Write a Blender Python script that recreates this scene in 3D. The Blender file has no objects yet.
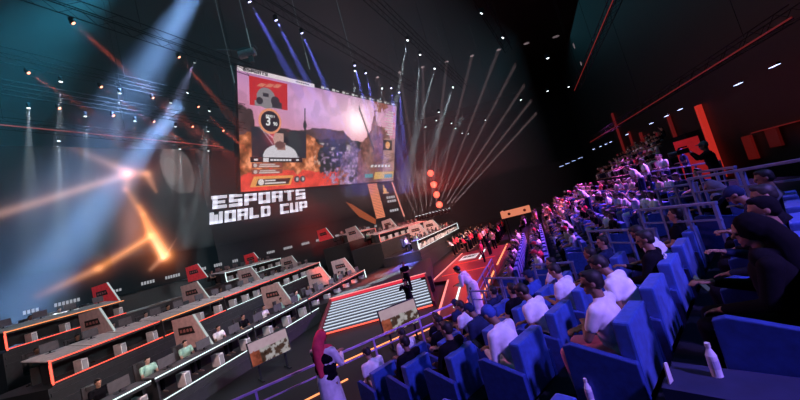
import bpy, bmesh, math, random
import numpy as np
from mathutils import Matrix, Vector
R = random.Random(7)
SC = bpy.context.scene
COL = SC.collection
V = Vector
def rad(a): return math.radians(a)

# ---------------------------------------------------------------- view
F_PX, EYE = 315.0, 4.15
ROLL, PITCH = math.atan(.27), math.atan(25 / 315.0)
c_, s_, cp, sp = math.cos(ROLL), math.sin(ROLL), math.cos(PITCH), math.sin(PITCH)
fwd, up0, rt0 = V((0, cp, sp)), V((0, -sp, cp)), V((1, 0, 0))
rt, up = rt0 * c_ - up0 * s_, rt0 * s_ + up0 * c_
cd = bpy.data.cameras.new('camera')
cam = bpy.data.objects.new('camera', cd)
COL.objects.link(cam)
m = Matrix.Identity(4)
for i in range(3):
    m[i][0], m[i][1], m[i][2] = rt[i], up[i], -fwd[i]
m[2][3] = EYE
cam.matrix_world = m
cd.sensor_width = 36.0
cd.lens = F_PX / 800 * 36
cd.clip_start, cd.clip_end = .05, 400
SC.camera = cam
SC.view_settings.view_transform = 'Standard'
SC.view_settings.look = 'None'
SC.view_settings.exposure = 0
SC.view_settings.gamma = 1
SC.cycles.max_bounces = 4
SC.cycles.diffuse_bounces = 2
SC.cycles.glossy_bounces = 2
SC.cycles.volume_bounces = 0
SC.cycles.sample_clamp_indirect = 3
SC.cycles.sample_clamp_direct = 0
SC.cycles.use_light_tree = True
SC.cycles.use_denoising = True
SC.cycles.use_adaptive_sampling = False
SC.cycles.volume_step_rate = 4

# ---------------------------------------------------------------- materials
MATS = {}
def mat(name, col, rough=.6, metal=0, emit=None, strength=0, var=.15, scale=6.0, sheen=0, glow=False):
    if name in MATS: return MATS[name]
    M = bpy.data.materials.new(name); M.use_nodes = True
    nt = M.node_tree; b = nt.nodes['Principled BSDF']
    b.inputs['Roughness'].default_value = rough
    b.inputs['Metallic'].default_value = metal
    if name.endswith('_cloth') or name == 'stand_carpet': b.inputs['Specular IOR Level'].default_value = .08
    tc = nt.nodes.new('ShaderNodeTexCoord')
    nz = nt.nodes.new('ShaderNodeTexNoise'); nz.inputs['Scale'].default_value = scale; nz.inputs['Detail'].default_value = 3
    nt.links.new(tc.outputs['Object'], nz.inputs['Vector'])
    rp = nt.nodes.new('ShaderNodeValToRGB')
    rp.color_ramp.elements[0].color = [x * (1 - var) for x in col] + [1]
    rp.color_ramp.elements[1].color = [min(1, x * (1 + var)) for x in col] + [1]
    rp.color_ramp.elements[0].position, rp.color_ramp.elements[1].position = .3, .7
    nt.links.new(nz.outputs['Fac'], rp.inputs['Fac'])
    nt.links.new(rp.outputs['Color'], b.inputs['Base Color'])
    if sheen: b.inputs['Sheen Weight'].default_value = sheen
    if emit:
        b.inputs['Emission Color'].default_value = (*emit, 1)
        b.inputs['Emission Strength'].default_value = strength
        if not glow: M.cycles.emission_sampling = 'NONE'
    MATS[name] = M
    return M
def picture_mat(name, strength):
    M = bpy.data.materials.new(name); M.use_nodes = True
    nt = M.node_tree; nt.nodes.clear()
    a = nt.nodes.new('ShaderNodeAttribute'); a.attribute_name = 'picture'
    e = nt.nodes.new('ShaderNodeEmission'); e.inputs['Strength'].default_value = strength
    o = nt.nodes.new('ShaderNodeOutputMaterial')
    nt.links.new(a.outputs['Color'], e.inputs['Color']); nt.links.new(e.outputs['Emission'], o.inputs['Surface'])
    M.cycles.emission_sampling = 'NONE'
    return M
BLK = mat('black_paint', (.006, .008, .009), .55)
DK = mat('dark_metal', (.022, .026, .03), .45, .6)
GREY = mat('grey_metal', (.16, .17, .18), .4, .7)
FLOOR = mat('arena_floor', (.004, .005, .006), .6)
STANDF = mat('stand_carpet', (.014, .015, .022), .85)
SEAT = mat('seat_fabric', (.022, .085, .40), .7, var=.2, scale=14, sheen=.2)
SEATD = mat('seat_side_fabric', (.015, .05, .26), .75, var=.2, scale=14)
DESKTOP = mat('desk_top', (.68, .58, .56), .85)
DESKD = mat('desk_dark', (.03, .032, .036), .5)
FASC = mat('tier_fascia', (.03, .033, .037), .5)
WHITE = mat('white_plastic', (.7, .7, .7), .4)
FIN = mat('fin_panel', (.60, .42, .40), .5)
FINR = mat('red_fin_panel', (.75, .05, .06), .5, emit=(1, .04, .05), strength=.12)
PURP = mat('violet_rail', (.50, .36, .70), .5, 0)
RAILB = mat('blue_rail', (.17, .22, .42), .4, .2)
SKINS = [mat('skin_tan', (.42, .24, .16), .55), mat('skin_brown', (.26, .14, .09), .55), mat('skin_light', (.55, .35, .26), .55)]
HAIR = mat('black_hair', (.012, .010, .010), .6, scale=30)
SHIRT = {k: mat(k + '_cloth', v, .9, scale=9) for k, v in {
    'white': (.80, .78, .80), 'black': (.006, .006, .009), 'navy': (.02, .03, .08), 'grey': (.2, .2, .22),
    'red': (.75, .06, .10), 'blue': (.05, .10, .42), 'pink': (.65, .25, .36), 'mint': (.35, .62, .50), 'beige': (.5, .42, .32)}.items()}
def led(name, col, st): return mat(name, (.02, .02, .02), .5, emit=col, strength=st)
L_RED = led('red_led', (1, .10, .06), 2.2)
L_ORG = led('orange_led', (1, .30, .10), 1.8)
L_WHT = led('white_led', (.80, 1, 1), 1.5)
L_PINK = led('pink_led', (1, .25, .22), 1.4)

# ---------------------------------------------------------------- mesh helpers
class MB:
    def __init__(s): s.bm = bmesh.new()
    def box(s, c, size, M=None):
        T = Matrix.Translation(c) @ Matrix.Diagonal((*size, 1))
        bmesh.ops.create_cube(s.bm, size=1, matrix=(M @ T) if M else T); return s
    def prism(s, pts, off):
        a = [s.bm.verts.new(V(p)) for p in pts]; b = [s.bm.verts.new(V(p) + V(off)) for p in pts]
        n = len(a)
        s.bm.faces.new(a); s.bm.faces.new(b[::-1])
        for i in range(n): s.bm.faces.new((a[i], b[i], b[(i + 1) % n], a[(i + 1) % n]))
        return s
    def cone(s, p, q, r0, r1=None, seg=10):
        p, q = V(p), V(q); d = q - p
        if d.length < 1e-6: return s
        r1 = r0 if r1 is None else r1
        T = Matrix.Translation((p + q) / 2) @ d.to_track_quat('Z', 'Y').to_matrix().to_4x4()
        bmesh.ops.create_cone(s.bm, cap_ends=True, segments=seg, radius1=r0, radius2=r1, depth=d.length, matrix=T); return s
    def ball(s, c, r, M=None, sub=2):
        r = (r, r, r) if isinstance(r, (int, float)) else r
        T = Matrix.Translation(c) @ (M or Matrix.Identity(4)) @ Matrix.Diagonal((*r, 1))
        bmesh.ops.create_icosphere(s.bm, subdivisions=sub, radius=1, matrix=T); return s
    def chain(s, pts):
        for i, (p, r) in enumerate(pts):
            s.ball(p, r)
            if i: s.cone(pts[i - 1][0], p, pts[i - 1][1], r, 14)
        return s
    def mesh(s, name, bevel=0, smooth=False):
        if bevel: bmesh.ops.bevel(s.bm, geom=s.bm.edges[:], offset=bevel, segments=2, affect='EDGES', profile=.6)
        bmesh.ops.recalc_face_normals(s.bm, faces=s.bm.faces[:])
        me = bpy.data.meshes.new(name); s.bm.to_mesh(me); s.bm.free()
        if smooth: me.shade_smooth()
        return me
def put(name, me, ms=None, parent=None, M=None):
    o = bpy.data.objects.new(name, me); COL.objects.link(o)
    if ms and not me.materials:
        for x in (ms if isinstance(ms, (list, tuple)) else [ms]): me.materials.append(x)
    if parent: o.parent = parent
    if M is not None: o.matrix_world = M if not parent else M
    return o
LABELS = {}
def tag(o, label, cat, group=None):
    n = len(label.split())
    if not 4 <= n <= 16 or label in LABELS: print('BADLABEL', n, label)
    LABELS[label] = o.name
    o['label'] = label; o['category'] = cat
    if group: o['group'] = group
    return o
def empty(name, M, label, cat, group=None):
    o = bpy.data.objects.new(name, None); COL.objects.link(o); o.matrix_world = M; o.empty_display_size = .1
    return tag(o, label, cat, group)
def struct(name, me, ms, M=None):
    o = put(name, me, ms, None, M); o['kind'] = 'structure'; return o
def child(name, me, parent, ms=None, L=None, slot=None):
    o = bpy.data.objects.new(name, me); COL.objects.link(o); o.parent = parent
    if ms and not me.materials: me.materials.append(ms)
    if L is not None: o.matrix_local = L
    if slot:
        o.material_slots[0].link = 'OBJECT'; o.material_slots[0].material = slot
    return o
def frame(x, y, z, az):
    s, c = math.sin(rad(az)), math.cos(rad(az))
    return Matrix(((s, -c, 0, x), (c, s, 0, y), (0, 0, 1, z), (0, 0, 0, 1)))   # X along az, Y to its left, Z up
ORD = ['first', 'second', 'third', 'fourth', 'fifth', 'sixth', 'seventh', 'eighth', 'ninth', 'tenth', 'eleventh', 'twelfth', 'thirteenth', 'fourteenth', 'fifteenth',
       'sixteenth', 'seventeenth', 'eighteenth', 'nineteenth', 'twentieth', 'twenty-first', 'twenty-second', 'twenty-third', 'twenty-fourth']

# ---------------------------------------------------------------- people
def remesh(mb, name, voxel, smooth=4):
    me = mb.mesh('tmp'); o = bpy.data.objects.new('tmp', me); COL.objects.link(o)
    r = o.modifiers.new('r', 'REMESH'); r.mode = 'VOXEL'; r.voxel_size = voxel
    if smooth:
        k = o.modifiers.new('s', 'SMOOTH'); k.factor = .5; k.iterations = smooth
    dg = bpy.context.evaluated_depsgraph_get()
    out = bpy.data.meshes.new_from_object(o.evaluated_get(dg)); out.name = name; out.shade_smooth()
    bpy.data.objects.remove(o); bpy.data.meshes.remove(me)
    return out
ARMS = {  # elbow, wrist in torso axes: out, forward, up from the pelvis
    'lap': ((.25, .06, .19), (.10, .34, .10)), 'crossed': ((.25, .13, .20), (-.06, .27, .23)), 'phone': ((.23, .13, .17), (.06, .37, .27)),
    'raised': ((.29, .14, .46), (.20, .24, .74)), 'camera': ((.25, .20, .36), (.08, .30, .58)), 'hang': ((.24, -.02, .19), (.25, .07, -.06)),
    'desk': ((.25, .12, .17), (.15, .40, .17)), 'fold': ((.22, .03, .18), (.02, .24, .22))}
def figure(key, seated=True, lean=0, nod=0, turn=0, arms=('lap', 'lap'), sleeve=.55, dress=None, cap=False, hood=False, voxel=.016, fine=False):
    P = V((0, 0, .57 if seated else .95)); l = rad(lean)
    fw, ux = V((0, math.cos(l), -math.sin(l))), V((0, math.sin(l), math.cos(l)))
    T = lambda x, y, h: P + V((x, 0, 0)) + fw * y + ux * h
    RT = Matrix.Rotation(-l, 4, 'X')
    neck = T(0, 0, .50); hn = l + rad(nod)
    head = neck + V((0, math.sin(hn) * .16 + .012, math.cos(hn) * .16))
    RH = Matrix.Rotation(rad(turn), 4, 'Z') @ Matrix.Rotation(-hn, 4, 'X')
    H = lambda x, y, z: head + (RH @ V((x, y, z)))
    legs = {}
    for s in (-1, 1):
        if seated: legs[s] = [P + V((s * .09, .02, -.01)), V((s * .13, .45, .53)), V((s * .12, .43, .11)), V((s * .13, .56, .045))]
        else: legs[s] = [P + V((s * .09, 0, -.04)), V((s * .10, .02 + (.05 if s > 0 else 0), .50)), V((s * .10, -.02 + (.08 if s > 0 else 0), .09)), V((s * .12, .11 + (.08 if s > 0 else 0), .04))]
    arm = {}
    for s in (-1, 1):
        e, w = ARMS[arms[0 if s < 0 else 1]]
        arm[s] = [T(s * .195, 0, .44), T(s * e[0], e[1], e[2]), T(s * w[0], w[1], w[2])]
    B = MB()
    B.ball(T(0, 0, .02), (.155, .115, .13), RT).ball(T(0, .005, .17), (.135, .10, .14), RT).ball(T(0, .005, .34), (.16, .115, .15), RT)
    B.chain([(T(-.14, 0, .44), .06), (T(.14, 0, .44), .06)]).chain([(T(0, 0, .42), .07), (neck, .056), (head - RH @ V((0, 0, .05)), .054)])
    B.ball(H(0, -.005, .025), (.076, .095, .092), RH).ball(H(0, .022, -.045), (.056, .068, .065), RH)
    B.ball(H(0, .098, -.012), (.013, .02, .022), RH).ball(H(0, .085, -.062), (.022, .012, .011), RH).ball(H(0, .075, -.092), (.022, .02, .016), RH).ball(H(0, .082, .024), (.05, .014, .011), RH)
    for s in (-1, 1):
        B.ball(H(s * .077, -.008, -.008), (.011, .02, .032), RH)
        B.chain([(legs[s][0], .088), (legs[s][1], .058), (legs[s][2], .040)]).chain([(legs[s][2] - V((0, .03, .05)), .038), (legs[s][3], .036), (legs[s][3] + V((0, .07, -.012)), .028)])
        sh, el, wr = arm[s]
        B.chain([(sh, .056), (el, .040), (wr, .028)])
        f = (wr - el).normalized(); side = f.cross(V((0, 0, 1))); side = side.normalized() if side.length > .1 else V((1, 0, 0))
        pn = side.cross(f)
        B.ball(wr + f * .05, (.036, .045, .018), Matrix((side, f, pn)).transposed().to_4x4())
        for i, L in enumerate((.062, .074, .07, .054)):
            a = wr + f * .085 + side * (i - 1.5) * .0215
            b = a + f * L * .55 - pn * .012; d = b + f * L * .3 - pn * .03
            B.chain([(a, .0105), (b, .0098), (d, .0088)])
        a = wr + f * .03 - side * s * .03
        B.chain([(a, .013), (a + f * .035 - side * s * .025, .0115), (a + f * .062 - side * s * .022 - pn * .01, .0095)])
    out = {'body': remesh(B, key + '_body', .0095 if fine else voxel, 3)}
    C = MB(); g = .016
    C.ball(T(0, 0, .03), (.155 + g, .115 + g, .12), RT).ball(T(0, .005, .17), (.158 + g, .118 + g, .15), RT).ball(T(0, .005, .34), (.178 + g, .125 + g, .145), RT)
    C.chain([(T(-.165, 0, .432), .074), (T(.165, 0, .432), .074)]).chain([(T(0, 0, .42), .08), (T(0, .0, .495), .064)])
    for s in (-1, 1):
        sh, el, wr = arm[s]
        if sleeve <= 1: C.chain([(sh, .072), (sh.lerp(el, sleeve), .06)])
        else: C.chain([(sh, .07), (el, .054), (el.lerp(wr, .9), .042)])
    out['shirt'] = remesh(C.ball(T(0, .005, .25), (.168 + g, .12 + g, .15), RT), key + '_shirt', .016, 9)
    if hood:
        Q = MB(); g = .042
        Q.ball(T(0, 0, .03), (.155 + g, .115 + g, .12), RT).ball(T(0, .005, .17), (.158 + g, .118 + g, .15), RT).ball(T(0, .005, .34), (.172 + g, .125 + g, .135), RT)
        out['vest'] = remesh(Q, key + '_vest', .016, 3)
    D = MB()
    D.ball(P + V((0, .01, -.02)), (.16 + g, .125, .115))
    if dress:
        z1 = .06; n = 8
        D.chain([(P + V((0, 0, .02)), .17), (V((0, .02, .55)), .19), (V((0, .04, .22)), .205)])
        D.cone((0, .04, .25), (0, .045, z1), .19, .25, 24)
    else:
        for s in (-1, 1):
            D.chain([(legs[s][0], .104), (legs[s][1], .076), (legs[s][2] + V((0, 0, .02)), .058)])
    out['trousers'] = remesh(D, key + '_trousers', .016, 3)
    E = MB()
    if cap:
        E.ball(H(0, -.012, .045), (.086, .103, .085), RH).ball(H(0, .10, .062), (.065, .075, .012), RH).ball(H(0, -.04, .0), (.078, .07, .07), RH)
    elif hood:
        E.ball(H(0, -.02, .02), (.098, .105, .118), RH).chain([(H(0, -.07, 0), .085), (H(0, -.10, -.14), .10), (T(0, -.10, .30), .085), (T(.02, -.13, .10), .05)])
        E.chain([(T(-.12, .03, .47), .07), (T(.12, .03, .47), .07)])
    else:
        E.ball(H(0, -.022, .035), (.085, .097, .095), RH).ball(H(0, -.045, -.005), (.08, .07, .08), RH).ball(H(0, .03, .10), (.055, .05, .03), RH)
    out['hair'] = remesh(E, key + '_hair', .013, 3)
    S = MB()
    for s in (-1, 1):
        a = legs[s][3]
        S.chain([(legs[s][2] - V((0, .03, .055)), .046), (a + V((0, 0, -.004)), .043), (a + V((0, .075, -.014)), .034)])
    out['shoes'] = remesh(S, key + '_shoes', .014, 2)
    for s in (-1, 1): out['eye%d' % s] = MB().ball(H(s * .031, .078, .008), .013).mesh(key + '_eye', smooth=True)
    for k, v in out.items(): v.materials.append(SHIRT['black'])
    # a one-mesh version for figures a few pixels tall
    bm = bmesh.new(); n = 0
    for i, k in enumerate(('body', 'shirt', 'trousers', 'hair')):
        bm.from_mesh(out[k]); bm.faces.ensure_lookup_table()
        for f in bm.faces[n:]: f.material_index = i; f.smooth = True
        n = len(bm.faces)
    J = bpy.data.meshes.new(key + '_whole'); bm.to_mesh(J); bm.free()
    for i in range(4): J.materials.append(SHIRT['black'])
    out['whole'] = J
    return out
FIG = {
    'watch': figure('watch', lean=-6, arms=('lap', 'lap')),
    'lean': figure('lean', lean=14, nod=8, turn=8, arms=('phone', 'phone')),
    'turned': figure('turned', lean=0, turn=28, arms=('crossed', 'lap')),
    'cheer': figure('cheer', lean=2, arms=('raised', 'phone'), nod=-4),
    'capped': figure('capped', lean=6, nod=4, turn=-12, arms=('fold', 'lap'), cap=True),
    'desk': figure('desk', lean=8, nod=4, arms=('desk', 'desk')),
    'stand': figure('stand', seated=False, lean=4, turn=15, arms=('fold', 'hang')),
    'bend': figure('bend', seated=False, lean=30, nod=5, arms=('phone', 'phone')),
    'film': figure('film', seated=False, lean=5, turn=0, arms=('camera', 'camera'), cap=True, sleeve=1.5),
    'gown': figure('gown', seated=False, lean=26, nod=6, turn=-10, arms=('phone', 'phone'), dress=True, sleeve=1.5),
    'skirt': figure('skirt', seated=False, lean=4, nod=10, arms=('phone', 'phone'), dress=True, sleeve=1.5, hood=True, fine=True),
    'near_cap': figure('near_cap', lean=20, nod=14, arms=('phone', 'phone'), cap=True, sleeve=1.5, fine=True),
    'near_fold': figure('near_fold', lean=4, nod=2, turn=22, arms=('crossed', 'crossed'), sleeve=.6, fine=True),
    'near_lean': figure('near_lean', lean=24, nod=8, turn=12, arms=('lap', 'phone'), sleeve=.6, fine=True),
    'near_hood': figure('near_hood', lean=2, nod=10, turn=10, arms=('lap', 'phone'), sleeve=1.5, hood=True, fine=True),
    'near_lap': figure('near_lap', lean=-4, nod=12, turn=14, arms=('lap', 'phone'), sleeve=1.5, fine=True),
}
def slots(o, ms):
    for sl, x in zip(o.material_slots, ms):
        sl.link = 'OBJECT'; sl.material = x
def person_small(fig, M, skin, shirt, trousers, hair, label, group):
    o = bpy.data.objects.new('person', FIG[fig]['whole']); COL.objects.link(o); o.matrix_world = M
    slots(o, (skin, shirt, trousers, hair)); return tag(o, label, 'person', group)
def person(fig, M, skin, shirt, trousers, hair, label, group=None, shoes=None, hairname='hair', low='trousers', top='shirt'):
    o = bpy.data.objects.new('person', FIG[fig]['body']); COL.objects.link(o); o.matrix_world = M
    slots(o, (skin,)); tag(o, label, 'person', group)
    for nm, k, mm in ((top, 'shirt', shirt), (low, 'trousers', trousers), (hairname, 'hair', hair), ('shoes', 'shoes', shoes or SHIRT['black']), ('eye', 'eye-1', HAIR), ('eye', 'eye1', HAIR)):
        ch = bpy.data.objects.new(nm, FIG[fig][k]); COL.objects.link(ch); ch.parent = o; slots(ch, (mm,))
    return o

# ---------------------------------------------------------------- building shell
struct('floor', MB().box((5, 28, -.1), (110, 110, .2)).mesh('floor'), FLOOR)
struct('ceiling', MB().box((5, 28, 28.2), (110, 110, .3)).mesh('ceiling'), BLK)
struct('wall_left', MB().box((-40, 28, 14), (.3, 110, 28.4)).mesh('wall_left'), BLK)
struct('wall_back', MB().box((5, 76, 14), (110, .3, 28.4)).mesh('wall_back'), BLK)
RW = frame(13.3, 0, 0, math.degrees(math.atan(.42)))
struct('wall_right', MB().box((30, -.15, 14), (96, .3, 28.4), RW).mesh('wall_right'), BLK)
struct('wall_front', MB().box((5, -10, 14), (110, .3, 28.4)).mesh('wall_front'), BLK)
exec_parts = []

# ---------------------------------------------------------------- LED wall and hanging screen
WU, WN = V((.616, .788, 0)), V((.788, -.616, 0))
def wall_pt(t, z, off=0): return V((-17, 36, z)) + WU * t + WN * off
WALLM = Matrix(((.616, 0, .788, -17), (.788, 0, -.616, 36), (0, 1, 0, 0), (0, 0, 0, 1)))   # X along, Y up, Z to the hall
def grid_picture(name, w, h, nx, ny, fn, M, ms, parent):
    xs, ys = np.meshgrid(np.linspace(0, 1, nx + 1), np.linspace(0, 1, ny + 1))
    P = np.stack([xs.ravel() * w, ys.ravel() * h, np.zeros(xs.size)], 1)
    i = np.arange(nx * ny); a = i // nx * (nx + 1) + i % nx
    q = np.stack([a, a + 1, a + nx + 2, a + nx + 1], 1)
    me = bpy.data.meshes.new(name); me.from_pydata(P.tolist(), [], q.tolist())
    colr = np.clip(fn(xs.ravel(), ys.ravel()), 0, 6)
    at = me.color_attributes.new('picture', 'FLOAT_COLOR', 'POINT')
    at.data.foreach_set('color', np.concatenate([colr, np.ones((len(colr), 1))], 1).astype(np.float32).ravel())
    o = put(name, me, ms, parent); o.matrix_local = M
    return o
def noise2(x, y, sc, seed):
    rs = np.random.RandomState(seed); g = rs.rand(64, 64)
    X, Y = x * sc, y * sc; xi, yi = np.floor(X).astype(int), np.floor(Y).astype(int); fx, fy = X - xi, Y - yi
    fx, fy = fx * fx * (3 - 2 * fx), fy * fy * (3 - 2 * fy)
    G = lambda a, b: g[a % 64, b % 64]
    return (G(xi, yi) * (1 - fx) + G(xi + 1, yi) * fx) * (1 - fy) + (G(xi, yi + 1) * (1 - fx) + G(xi + 1, yi + 1) * fx) * fy
def fbm(x, y, sc, seed): return sum(noise2(x, y, sc * 2 ** k, seed + k) / 2 ** (k + 1) for k in range(4)) / .9375

STREAKS = [  # t0,z0,t1,z1, width0,width1, gain0,gain1, tint (0 pale lilac, 1 orange)
    (-13.6, 17.6, -10.2, 15.3, .35, .55, .15, .75, .25), (-24, 10.2, -10.3, 15.1, .35, .45, .35, .75, .3), (-10.4, 15.3, -8.9, 15.1, .6, .45, .75, .7, .55),
    (-8.9, 15.1, -8.45, 13.3, .45, .15, .75, .4, .6), (-10.3, 15.0, -10.6, 13.7, .5, .35, .8, .5, .5), (-10.6, 13.7, -9.8, 11.3, .35, .3, .5, .55, .8),
    (-9.8, 11.3, -9.6, 9.4, .22, .35, .7, 1.1, 1), (-9.9, 12.0, -8.7, 7.2, .32, .62, .6, 1.5, .95), (-9.5, 9.2, -8.95, 7.0, .4, .35, 1.2, 1.5, .8),
    (-9.6, 9.1, -13.3, 7.2, .38, .36, 1.1, .8, 1), (-13.3, 7.2, -16.6, 6.1, .36, .34, .8, .15, .8), (-9.0, 7.0, -10.0, 6.2, .3, .2, .6, .35, .6), (-8.6, 7.3, -7.6, 8.6, .12, .05, .5, .1, .5)]
def art(x, y):
    t, z = -40 + x * 35.6, 4.6 + y * 13
    out = np.zeros((len(t), 3)) + np.array((.003, .006, .008))
    b = np.exp(-(((t + 13.5) / 2.6) ** 2 + ((z - 12.5) / 3.4) ** 2))
    out += b[:, None] * np.array((.05, .075, .12))
    ring = np.exp(-((np.hypot((t + 13.2) / 1.0, (z - 11.2) / 1.35) - 2.6) / .5) ** 2) * (t > -12.5)
    out += ring[:, None] * np.array((.035, .02, .03))
    out += np.exp(-(((t + 10.6) / 1.0) ** 2 + ((z - 10.3) / 2.2) ** 2))[:, None] * np.array((.24, .08, .04))
    for (a, b0, c, d, w0, w1, g0, g1, tint) in STREAKS:
        vx, vz = c - a, d - b0; L = vx * vx + vz * vz
        k = np.clip(((t - a) * vx + (z - b0) * vz) / L, 0, 1)
        ds = np.hypot(t - a - k * vx, z - b0 - k * vz); w = w0 + (w1 - w0) * k; g = g0 + (g1 - g0) * k
        core = np.exp(-(ds / (w * .8)) ** 2) * g; halo = np.exp(-(ds / (w * 2.2)) ** 2) * g * .10
        colr = np.array((.75, .50, .46)) * (1 - tint) + np.array((1.0, .36, .10)) * tint
        out += core[:, None] * colr * .62 + halo[:, None] * colr * np.array((1, .55, .45))
        out += (np.clip(core - .85, 0, 1) * .6)[:, None] * np.array((1, .8, .5))
    sh = (np.abs((t + 6.3) / 1.35) ** 2.6 + np.abs((z - 15.35 + (t + 6.3) * .2) / 2.35) ** 2.6) < 1
    sh2 = (np.abs((t + 6.9) / .55) ** 2.2 + np.abs((z - 15.3) / 1.5) ** 2.2) < 1
    out += (sh * (.055 + .05 * noise2(t + 60, z, .6, 5)))[:, None] * np.array((1, .9, .92)) + (sh2 * .05)[:, None]
    return out
wall = empty('led_wall', Matrix.Translation(wall_pt(-7, 0)), 'huge black LED wall with glowing orange streaks and white ESPORTS WORLD CUP lettering', 'LED wall')
inv = wall.matrix_world.inverted()
def wl(name, me, ms, M): return child(name, me, wall, ms, inv @ M)
art_p = grid_picture('art_panel', 35.6, 13, 356, 150, art, inv @ WALLM @ Matrix.Translation((-40, 4.6, .03)), picture_mat('led_art', 1.15), wall)
art_p['label'] = 'glowing panel of orange star streaks'
wl('dark_panel', MB().box((10.2, 9.6, -.1), (34.3, 16.0, .2), WALLM).mesh('dark_panel'), mat('led_dark', (.008, .013, .017), .35, emit=(.10, .22, .28), strength=.02), Matrix.Identity(4))
wl('plinth', MB().box((-6, 2.2, -.3), (68, 4.6, .4), WALLM).mesh('plinth'), BLK, Matrix.Identity(4))
# slab lettering on a 5 x 6 unit cell
GLY = {
    'E': [(0, 0, 5, 1.5), (0, 0, 1.7, 6), (0, 2.3, 4.4, 3.6), (-.5, 4.6, 5, 6)], 'S': [(0, 0, 5, 1.5), (3.4, 0, 5, 3.6), (0, 2.3, 5, 3.6), (0, 2.3, 1.6, 6), (0, 4.6, 5, 6)],
    'P': [(0, 0, 1.7, 6), (0, 4.6, 5, 6), (3.4, 1.9, 5, 6), (0, 1.9, 5, 3.2)], 'O': [(0, 0, 1.7, 6), (3.3, 0, 5, 6), (0, 0, 5, 1.5), (0, 4.6, 5, 6)],
    'R': [(0, 0, 1.7, 6), (0, 4.6, 5, 6), (3.4, 2.2, 5, 6), (0, 2.2, 4.4, 3.4), (3.2, 0, 4.9, 2.4)], 'T': [(0, 4.6, 5, 6), (1.7, 0, 3.4, 6)],
    'W': [(0, 0, 1.7, 6), (3.9, 0, 5.5, 6), (1.9, 0, 3.5, 4.6), (0, 0, 5.5, 1.4)], 'L': [(0, 0, 1.7, 6), (0, 0, 4.6, 1.5)],
    'D': [(0, 0, 1.7, 6), (3.4, .5, 5, 5.5), (0, 0, 4.6, 1.5), (0, 4.6, 4.6, 6)], 'C': [(0, 0, 1.7, 6), (0, 0, 5, 1.5), (0, 4.6, 5, 6)],
    'U': [(0, 0, 1.7, 6), (3.3, 0, 5, 6), (0, 0, 5, 1.5)], 'I': [(0, 0, 1.7, 6)], 'A': [(0, 0, 1.7, 6), (3.3, 0, 5, 6), (0, 4.6, 5, 6), (0, 2, 5, 3.3)], 'M': [(0, 0, 1.6, 6), (4.4, 0, 6, 6), (2.2, 1.5, 3.8, 6), (0, 4.6, 6, 6)],
    'N': [(0, 0, 1.6, 6), (3.4, 0, 5, 6), (0, 4.6, 5, 6)], 'X': [(0, 0, 1.7, 2.6), (3.3, 0, 5, 2.6), (1, 2, 4, 4), (0, 3.4, 1.7, 6), (3.3, 3.4, 5, 6)], 'F': [(0, 0, 1.7, 6), (0, 4.6, 5, 6), (0, 2.3, 4.2, 3.6)]}
def letters(mb, text, x, y, h, adv, shear, M, depth=.04):
    u = h / 6
    for ch in text:
        if ch == ' ': x += adv * .55; continue
        for (a, b, c, d) in GLY[ch]:
            q = [(a, b), (c, b), (c, d), (a, d)]
            mb.prism([M @ V((x + p[0] * u * adv / (h * .95) + p[1] * u * shear, y + p[1] * u, .02)) for p in q], M.to_3x3() @ V((0, 0, depth)))
        x += adv * (1.02 if ch != 'W' else 1.12)
    return x
mb = MB()
letters(mb, 'ESPORTS', -3.95, 11.0, 1.42, 1.66, .22, WALLM)
letters(mb, 'WORLD', -4.55, 9.4, 1.25, 1.34, .22, WALLM)
letters(mb, 'CUP', 3.55, 9.4, 1.25, 1.36, .22, WALLM)
wl('lettering', mb.mesh('lettering'), mat('white_lettering', (.7, .7, .75), .5, emit=(.82, .86, 1), strength=.75), Matrix.Identity(4))
mb = MB()
x = 19.0
for k in range(26):
    mb.prism([WALLM @ V(p) for p in ((20.2 + .0, 6.3 + k * .26, .03), (22.4, 6.3 + k * .26, .03), (22.4, 6.5 + k * .26, .03), (20.2, 6.5 + k * .26, .03))], WN * .05)
wl('slat_column', mb.mesh('slat_column'), led('slat_orange', (1, .30, .16), .85), Matrix.Identity(4))
mb = MB().prism([WALLM @ V(p) for p in ((14.5, 9.8, .03), (15.6, 9.3, .03), (20.0, 6.2, .03), (19.6, 5.4, .03), (16.5, 7.2, .03))], WN * .04)
wl('orange_flare', mb.mesh('orange_flare'), led('flare_orange', (1, .22, .08), .3), Matrix.Identity(4))
mb = MB().prism([WALLM @ V(p) for p in ((26.3, 13.4, .03), (26.6, 13.4, .03), (27.6, 5.6, .03), (27.3, 5.6, .03))], WN * .08)
wl('edge_light', mb.mesh('edge_light'), led('edge_pink', (1, .35, .28), .8), Matrix.Identity(4))
mb = MB()
for (a, b, c, d) in ((23.4, 10.3, 24.9, 10.5), (23.7, 10.5, 24.5, 11.2), (23.9, 11.2, 24.2, 11.8)):
    mb.prism([WALLM @ V((p, q, .03)) for p, q in ((a, b), (c, b), (c, d), (a, d))], WN * .04)
wl('emblem', mb.mesh('emblem'), led('emblem_orange', (1, .5, .1), .8), Matrix.Identity(4))
mb = MB()
for y in (9.3, 8.6, 6.9):
    for k in range(4): mb.prism([WALLM @ V((24 + k * .62 + a, y + b, .03)) for a, b in ((0, 0), (.45, 0), (.5, .4), (.05, .4))], WN * .04)
wl('partner_marks', mb.mesh('partner_marks'), led('mark_white', (.9, .9, 1), .5), Matrix.Identity(4))
mb = MB()
xx = -17.5
rr = random.Random(3)
while xx < 20:
    n = rr.randint(3, 7); hh = rr.uniform(.2, .32)
    for k in range(n):
        a = xx + k * .2
        mb.prism([WALLM @ V(p) for p in ((a, 5.0, .03), (a + .14, 5.0, .03), (a + .16, 5.0 + hh, .03), (a + .02, 5.0 + hh, .03))], WN * .04)
    xx += n * .2 + rr.uniform(.6, 1.4)
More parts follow.
